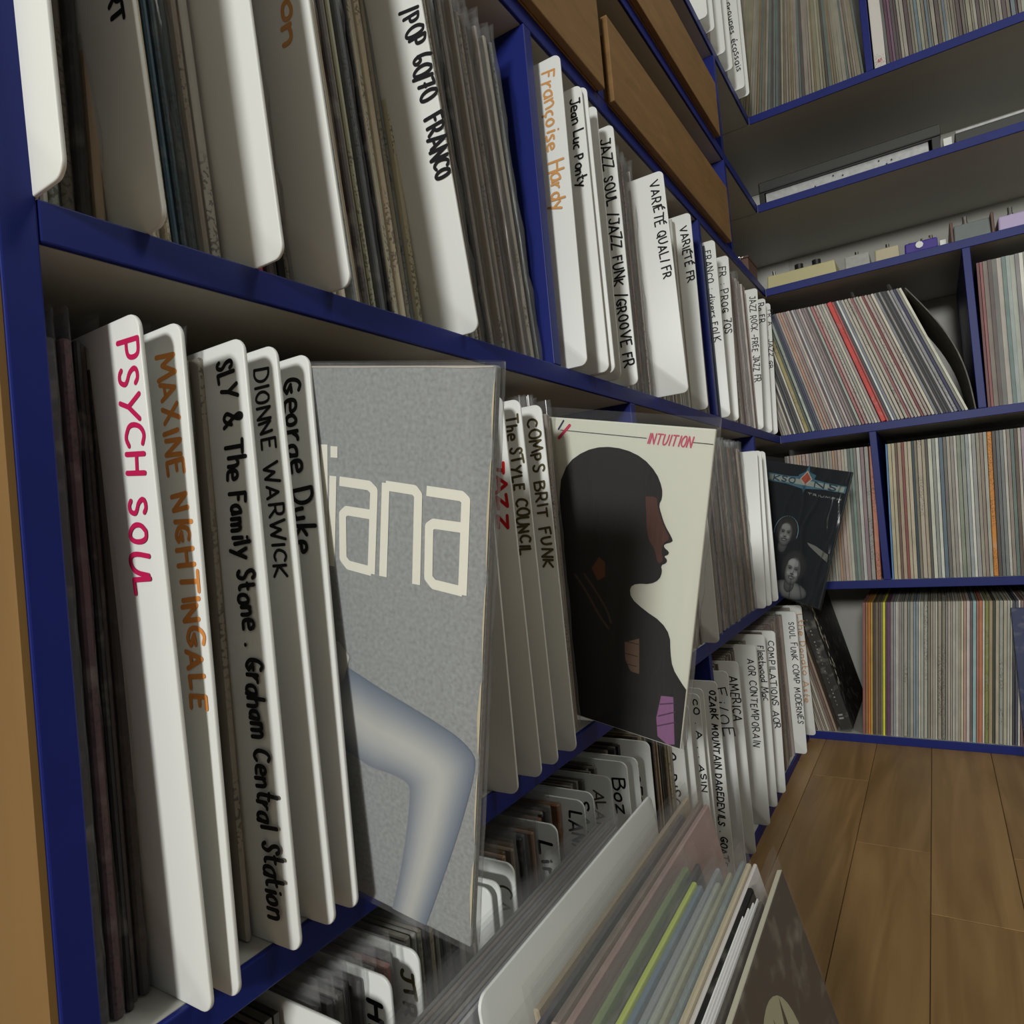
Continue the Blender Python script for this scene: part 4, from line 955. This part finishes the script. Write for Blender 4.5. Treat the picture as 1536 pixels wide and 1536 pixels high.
flat_poly('printed_emblem', [(-.1045, .284), (-.089, .266), (-.1035, .250), (-.119, .264)], PY2-.0002, ink, j, (.55, .5, .45))
flat_poly('printed_emblem', [(-.1045, .280), (-.092, .266), (-.1035, .254), (-.116, .264)], PY2-.0003, ink, j, (.48, .10, .05))
disc = lambda cx_, cz_, a, b, n=18: [(cx_+a*math.cos(2*math.pi*i/n), cz_+b*math.sin(2*math.pi*i/n)) for i in range(n)]
ribbons('lettering', text_lines('KSO', (-.185, .2520), (-.124, .2525), .0115, rnd, .3), .0030, PY2-.0002, ink, j, (.03, .07, .11))
ribbons('lettering', text_lines('NS', (-.080, .2510), (-.020, .2500), .0115, rnd, .3), .0030, PY2-.0002, ink, j, (.03, .07, .11))
ribbons('lettering', text_lines('TRIUMPH', (-.092, .2325), (-.010, .2312), .0040, rnd, .0), .0009, PY2-.0002, ink, j, (.42, .44, .42))
def shaded_disc(name, cx_, cz_, w, h, c0, c1, y, lx=-.25, lz=.2, n=22):
    """printed oval whose ink runs from c0 near the middle to c1 at the rim"""
    V, F, Cc = [(cx_+w*lx, y, cz_+h*lz)], [], [c0]
    for k_, f in ((1, .45), (2, .75), (3, .92), (4, 1.0)):
        for i in range(n):
            a = 2*math.pi*i/n; s_ = (1-f)
            V.append((cx_+w*lx*s_+w*f*math.cos(a), y, cz_+h*lz*s_+h*f*math.sin(a)))
            g_ = (0, .12, .42, .78, 1.0)[k_]; Cc.append(tuple(p*(1-g_)+q*g_ for p, q in zip(c0, c1)))
    for i in range(n): F.append((0, 1+i, 1+(i+1) % n))
    for k_ in range(3):
        for i in range(n):
            a0 = 1+k_*n; F.append((a0+i, a0+n+i, a0+n+(i+1) % n, a0+(i+1) % n))
    me = bpy.data.meshes.new(name); me.from_pydata(V, [], F)
    at = me.color_attributes.new('Col', 'FLOAT_COLOR', 'POINT')
    for i, c in enumerate(Cc): at.data[i].color = (*c, 1)
    me.materials.append(bpy.data.materials['printed_tones']); return link(name, me, j)
def head(cx_, cz_, w, h, rim, t1, shoulder):
    dark = tuple(v*.16 for v in t1); mid = tuple(v*.45 for v in t1); lit = tuple(v*1.25 for v in t1)
    if rim: ribbons('printed_rim_light', [[(cx_+w*1.62*math.cos(a), cz_+h*.15+h*1.25*math.sin(a)) for a in [math.pi*(i/18)*1.15-.25 for i in range(19)]]], .0016, PY2-.00008, ink, j, (.25, .38, .46))
    shaded_disc('printed_hair', cx_, cz_+h*.28, w*1.5, h*1.15, (.045, .042, .042), (.015, .015, .016), PY2-.00010)
    shaded_disc('printed_neck', cx_-w*.05, cz_-h*1.0, w*.62, h*.55, mid, dark, PY2-.00012)
    if shoulder: shaded_disc('printed_shoulders', cx_+w*.1, max(cz_-h*1.75, .0215), w*2.1, .0195, tuple(v*.85 for v in t1), dark, PY2-.00011)
    shaded_disc('printed_face', cx_, cz_-h*.05, w*.92, h*.98, t1, dark, PY2-.00020)
    shaded_disc('printed_forehead', cx_-w*.12, cz_+h*.48, w*.62, h*.32, lit, tuple(v*.93 for v in t1), PY2-.00024)
    for s_ in (-1, 1):
        shaded_disc('printed_cheek', cx_+s_*w*.42, cz_-h*.22, w*.26, h*.15, lit, tuple(v*.9 for v in t1), PY2-.00026)
        shaded_disc('printed_eye_socket', cx_+s_*w*.40, cz_+h*.13, w*.31, h*.13, dark, tuple(v*.9 for v in t1), PY2-.00030, 0, 0)
        flat_poly('printed_eye', disc(cx_+s_*w*.40, cz_+h*.11, w*.17, h*.045), PY2-.00034, ink, j, mid)
        flat_poly('printed_pupil', disc(cx_+s_*w*.40, cz_+h*.11, w*.08, h*.045, 10), PY2-.00038, ink, j, (.01, .01, .01))
        ribbons('printed_brow', [smooth_line([(cx_+s_*w*.16, cz_+h*.22), (cx_+s_*w*.42, cz_+h*.30), (cx_+s_*w*.68, cz_+h*.22)], 2)], .0013, PY2-.00034, ink, j, dark)
    ribbons('printed_nose', [[(cx_-w*.02, cz_+h*.05), (cx_-w*.03, cz_-h*.18)]], .0022, PY2-.00032, ink, j, lit)
    shaded_disc('printed_nose', cx_, cz_-h*.25, w*.26, h*.075, dark, tuple(v*.75 for v in t1), PY2-.00034, 0, 0)
    ribbons('printed_moustache', [smooth_line([(cx_-w*.42, cz_-h*.46), (cx_, cz_-h*.36), (cx_+w*.42, cz_-h*.46)], 2)], .0013, PY2-.00034, ink, j, dark)
    shaded_disc('printed_mouth', cx_, cz_-h*.53, w*.36, h*.10, mid, dark, PY2-.00036, 0, -.3)
    flat_poly('printed_teeth', disc(cx_, cz_-h*.505, w*.24, h*.03), PY2-.00040, ink, j, tuple(min(.8, v*1.7) for v in t1))
head(-.122, .1390, .0185, .028, True, (.27, .27, .26), False)
head(-.083, .0640, .0205, .032, False, (.36, .36, .35), True)
flat_poly('printed_hand', [(-.066, .131), (-.045, .128), (-.012, .116), (-.010, .100), (-.035, .112), (-.058, .124)], PY2-.0001, ink, j, (.22, .22, .2))

# ---------------------------------------------------------------- stack of records leaning on the floor in front
ck = 'records leaning in the stack on the floor'
lab = ['nearest-to-shelf grey sleeved record of the floor stack', 'brownish sleeved record, second from the shelf in the floor stack', 'slate grey sleeved record, third from the shelf in the floor stack',
       'beige bare jacket, fourth from the shelf in the floor stack', 'dark sleeved record, fifth from the shelf in the floor stack', 'sand grey sleeved record, sixth from the shelf in the floor stack',
       'mid grey sleeved record, seventh from the shelf in the floor stack', 'pale grey sleeved record just left of the tall plain divider', 'plain beige-white divider standing tall in the floor stack',
       'charcoal sleeved record just right of the tall plain divider', 'cream-edged record in the floor stack beside the charcoal one', 'mauve-brown sleeved record left of the pink one in the floor stack',
       'salmon pink record with the highest corner in the floor stack', 'green double record in the floor stack with a curled sleeve edge', 'black-edged record under the white sleeve tip in the floor stack', 
       'bright yellow-green edged record in the floor stack', 'slate blue thin record right of the yellow-green edge', 'pale blue-white sleeved record with a tall white tip', 'greenish white thick record in the floor stack',
       'pale yellow sleeved record behind the twin clear tips', 'blue-grey sleeved record with the left of the twin clear tips', 'sand coloured sleeved record with the right of the twin clear tips', 'off-white thin record with a rounded pale edge',
       'black record left of the four white inner sleeves', 'white inner sleeve, leftmost of the four thin ones', 'white inner sleeve, second of the four thin ones', 'white inner sleeve, third of the four thin ones', 'white inner sleeve, rightmost of the four thin ones',
       'black thin jacket behind the front record of the floor stack', 'front record of the floor stack with dark brown cover and pale round motif']
BUNDLE = [(.0590, .545, 6.0, (.30, .31, .30), .0025, 1), (.0622, .552, 6.0, (.38, .30, .26), .0025, 1), (.0654, .556, 6.1, (.25, .26, .28), .0025, 1), (.0684, .550, 6.1, (.40, .36, .32), .0022, 0),
          (.0712, .553, 6.2, (.20, .19, .19), .0022, 1), (.0742, .549, 6.2, (.46, .42, .38), .0025, 1), (.0772, .544, 6.3, (.32, .32, .35), .0025, 1), (.0805, .538, 6.3, (.44, .44, .47), .0025, 1)]
CRATE = [c for c in CRATE if c[0] > .0882]
CRATE += [(x, y, th, c, t, s, 's') for x, y, th, c, t, s in BUNDLE]
CRATE = [list(c) for c in CRATE]
CRATE.sort(key=lambda c: c[0])
for _ in range(60):                               # keep the leaning records clear of each other
    for p, q in zip(CRATE, CRATE[1:]):
        need = (p[4]+q[4])/2*1.04+(.0011 if (p[5] or q[5]) else .0003)
        for_top = .30*(math.sin(math.radians(q[2]))-math.sin(math.radians(p[2])))
        gap = (q[0]-p[0])-max(0.0, for_top)
        if gap < need:
            s_ = (need-gap)/2; p[0] -= s_; q[0] += s_
ordered = []
for q, (x, y, th, c, t, s, kd) in enumerate(CRATE):
    e = empty('vinyl_record' if kd != 'd' else 'record_divider', (x, y, .0012), (-math.radians(th), 0, math.pi/2+math.radians(1.7)))
    if kd == 'd':
        tag(e, lab[q], 'divider', 'white plastic dividers in the record rows')
        link('board', divider_mesh(.316, .30, .0022, .008), e); continue
    inner = t < .002
    tag(e, lab[q], 'record', ck)
    link('jacket' if not inner else 'inner_sleeve', get_j(t), e, color=c)
    if s: link('plastic_sleeve', sleeve_mesh(t+.0008, 300+q, top=.323, lip=.008, mat=M['sleeve_stack']), e)
    if q == len(CRATE)-1:
        jf = e.children[0]
        box('card_edge', (-.307, -.0006, -t/2+.0004, t/2-.0004, RS+.00005, RS+.0009), M['ink'], jf, color=(.66, .64, .50))
        ly = -t/2-.0002
        flat_poly('printed_motif', disc(-.122, .240, .044, .044, 32), ly, ink, jf, (.42, .41, .26))
        for a in (-.5, .15, .8):
            flat_poly('printed_leaf', [(-.122+.006*a, .215), (-.122+.018*a-.004, .245), (-.122+.032*a, .275), (-.122+.024*a+.006, .245)], ly-.0001, ink, jf, (.05, .045, .03))

# blue record in a clear bag standing in front of the bottom cubby, cut by the frame
e = empty('vinyl_record', (.728, Y0-.012, .0006), (math.radians(-1.5), 0, 0)); tag(e, 'blue cover in a creased clear bag standing on the floor at the right edge', 'record')
j = link('jacket', get_j(.0055), e, color=(.03, .045, .13), loc=(0, 0, .004))
link('plastic_sleeve', sleeve_mesh(.0075, 401, top=.325, lip=.004, mat=M['sleeve_glossy']), e, loc=(0, 0, 0))
ribbons('printed_line_drawing', [[(-.290, .245), (-.290, .215), (-.275, .205), (-.262, .215), (-.262, .245), (-.275, .255), (-.290, .245)], [(-.290, .245), (-.275, .235), (-.262, .245)], [(-.275, .235), (-.275, .205)]], .001, -.0031, ink, j, (.4, .42, .45))

# ---------------------------------------------------------------- guitar pedals and bits on the board above the far records
ZP = ZD+.0004
def pedal(x0, x1, y0, depth, h, mat, label, knobs=(), slope=.8, bevel=.003, group='effects pedals on the far shelf board'):
    e = empty('effects_pedal', ((x0+x1)/2, y0, ZP)); tag(e, label, 'pedal', group)
    w = (x1-x0)/2
    bm = bmesh.new()
    pts = [(-w, 0, 0), (w, 0, 0), (w, depth, 0), (-w, depth, 0), (-w*.97, .002, h*slope), (w*.97, .002, h*slope), (w*.97, depth-.002, h), (-w*.97, depth-.002, h)]
    vs = [bm.verts.new(p) for p in pts]
    for f in ((0, 3, 2, 1), (4, 5, 6, 7), (0, 1, 5, 4), (1, 2, 6, 5), (2, 3, 7, 6), (3, 0, 4, 7)): bm.faces.new([vs[i] for i in f])
    bmesh.ops.recalc_face_normals(bm, faces=bm.faces[:])
    bmesh.ops.bevel(bm, geom=bm.edges[:], offset=bevel, segments=2, affect='EDGES', profile=.5)
    link('casing', to_mesh(bm, 'pedal_casing', mat), e)
    for (kx, ky, kr, kh, km, nm) in knobs:
        b = bmesh.new(); add_cyl(b, (0, 0, 0), kr*1.25, kh*.35, seg=12); add_cyl(b, (0, 0, kh*.35), kr, kh*.65, seg=12)
        link(nm, to_mesh(b, nm, M[km]), e, loc=(kx, ky, h*(slope+(1-slope)*ky/depth)-.0015))
    return e
M['cream_paint'] = plain('cream_enamel', (.50, .45, .24), .4, noise=.06, nscale=30)
M['ivory_paint'] = plain('ivory_enamel', (.48, .42, .28), .45, noise=.1, nscale=30)
M['purple_paint'] = plain('purple_enamel', (.050, .025, .26), .35)
M['lavender_paint'] = plain('lavender_enamel', (.46, .38, .60), .4)
M['brown_leather'] = plain('brown_end_cheek', (.10, .045, .03), .5)
M['slate_paint'] = plain('slate_casing', (.13, .15, .15), .45, noise=.15, nscale=60)
pedal(.002, .158, Y0+.012, .10, .040, M['cream_paint'], 'long cream effects pedal at the corner end of the board', [(-.062, .02, .0035, .014, 'chrome', 'footswitch'), (-.008, .05, .010, .022, 'black', 'knob'), (.032, .05, .010, .022, 'black', 'knob')], slope=.82)
pedal(.176, .228, Y0+.012, .11, .036, M['concrete'], 'grey cast-metal effects pedal right of the long cream one', [(-.001, .03, .004, .014, 'chrome', 'footswitch')], slope=.85)
pedal(.238, .287, Y0+.012, .11, .034, M['ivory_paint'], 'small ivory effects pedal between the grey and purple ones', [(.002, .03, .004, .015, 'chrome', 'footswitch')], slope=.85)
e = pedal(.297, .361, Y0+.008, .11, .026, M['purple_paint'], 'purple effects pedal with a white-ringed jack in its front', [(-.020, .03, .0035, .009, 'chrome', 'knob'), (.004, .03, .004, .012, 'chrome', 'knob'), (.020, .03, .004, .015, 'chrome', 'footswitch')], slope=.9)
b = bmesh.new(); add_cyl(b, (0, 0, 0), .0075, .003, '-y', 8); link('jack_socket', to_mesh(b, 'jack_ring', M['divider']), e, loc=(-.003, .0005, .014))
b = bmesh.new(); add_cyl(b, (0, 0, 0), .0042, .0006, '-y', 14); link('jack_hole', to_mesh(b, 'jack_hole', M['black']), e.children[-1], loc=(0, -.0031, 0))
tag(box('paper_card', (.364, .376, Y0+.02, Y0+.05, ZP, ZP+.016), M['divider'], bevel=.0008), 'small white card standing between the purple pedal and the slate one', 'card')
e = pedal(.390, .456, Y0+.010, .12, .040, M['slate_paint'], 'slate grey effects unit with brown end cheeks', [(-.010, .02, .0045, .020, 'chrome', 'footswitch')], slope=.9, bevel=.002)
for s_ in (-1, 1): box('end_cheek', (s_*.0362-.003, s_*.0362+.003, -.003, .123, 0, .044), M['brown_leather'], e, bevel=.0015)
b = bmesh.new(); bmesh.ops.create_uvsphere(b, u_segments=16, v_segments=8, radius=.024)
bmesh.ops.scale(b, vec=(1, 1, .55), verts=b.verts)
link('dome_knob', to_mesh(b, 'dome_knob', M['black'], True), e, loc=(.014, .075, .042))
pedal(.468, .56, Y0+.010, .12, .036, M['lavender_paint'], 'lavender effects pedal cut by the right edge', [(-.022, .02, .0045, .020, 'chrome', 'footswitch'), (.02, .05, .008, .012, 'black', 'knob')], slope=.85)
# wooden block and black transformer in the corner of that board
e = empty('wooden_box', (-.022, 1.66, ZP)); tag(e, 'small brown wooden box tucked into the corner behind the cream pedal', 'box')
box('body', (-.03, .018, -.06, .03, 0, .036), M['brown_leather'], e, bevel=.002); box('lid', (-.031, .019, -.061, .031, .0362, .041), M['brown_leather'], e, bevel=.001)
e = empty('power_adapter', (-.055, Y0+.04, ZP)); tag(e, 'black power adapter lying in the corner behind the cream pedal', 'adapter')
box('body', (-.05, .02, -.02, .08, 0, .062), M['black'], e, bevel=.012, seg=3); box('cable_stub', (-.058, -.0502, .02, .03, .02, .03), M['black'], e, bevel=.003)
e = empty('jack_plug', (-.004, 1.50, ZP)); tag(e, 'tiny shiny metal plug lying on the board edge near the corner', 'plug')
b = bmesh.new(); add_cyl(b, (-.008, 0, .004), .004, .012, 'x', 12); link('barrel', to_mesh(b, 'barrel', M['chrome'], True), e)
b = bmesh.new(); add_cyl(b, (.0042, 0, .004), .0018, .006, 'x', 10); link('tip', to_mesh(b, 'tip', M['chrome'], True), e)

# black-lidded device on the board above, and its neighbours
ZQ = ZE+.0004
e = empty('turntable', (.19, Y0+.012, ZQ)); tag(e, 'long black-lidded device with a speckled metal front on the board below the top shelf', 'audio device')
box('plinth', (-.172, .172, .012, .34, .0, .030), M['speckled'], e, bevel=.001)
box('lid', (-.186, .196, .002, .345, .0325, .058), M['dark'], e, bevel=.003)
box('gap_shade', (-.178, .186, .006, .34, .0301, .0324), M['black'], e)  # black strip put in for the shade in the gap under the lid
box('foot', (.178, .194, .004, .34, .0, .0322), M['black'], e, bevel=.001)
box('foot', (-.186, -.174, .004, .34, .0, .0322), M['black'], e, bevel=.001)
for i, x in enumerate((-.06, .0, .075, .09, .1, -.02)):
    b = bmesh.new(); add_cyl(b, (x, .0119, .010+.006*(i % 3)), .002, .0012, '-y', 8); link('screw', to_mesh(b, 'screw', M['black']), e)
tag(box('paper_card', (.389, .405, Y0+.02, Y0+.06, ZQ, ZQ+.024), M['divider'], bevel=.001), 'small white block beside the black-lidded device', 'card')
e = empty('audio_amplifier', (.60, Y0+.014, ZQ)); tag(e, 'flat dark grey device with a pale top edge at the right of the board', 'audio device')
box('casing', (-.19, .25, 0, .30, 0, .024), M['dark'], e, bevel=.002); box('top_plate', (-.188, .248, .002, .298, .0242, .030), M['speckled'], e, bevel=.001)
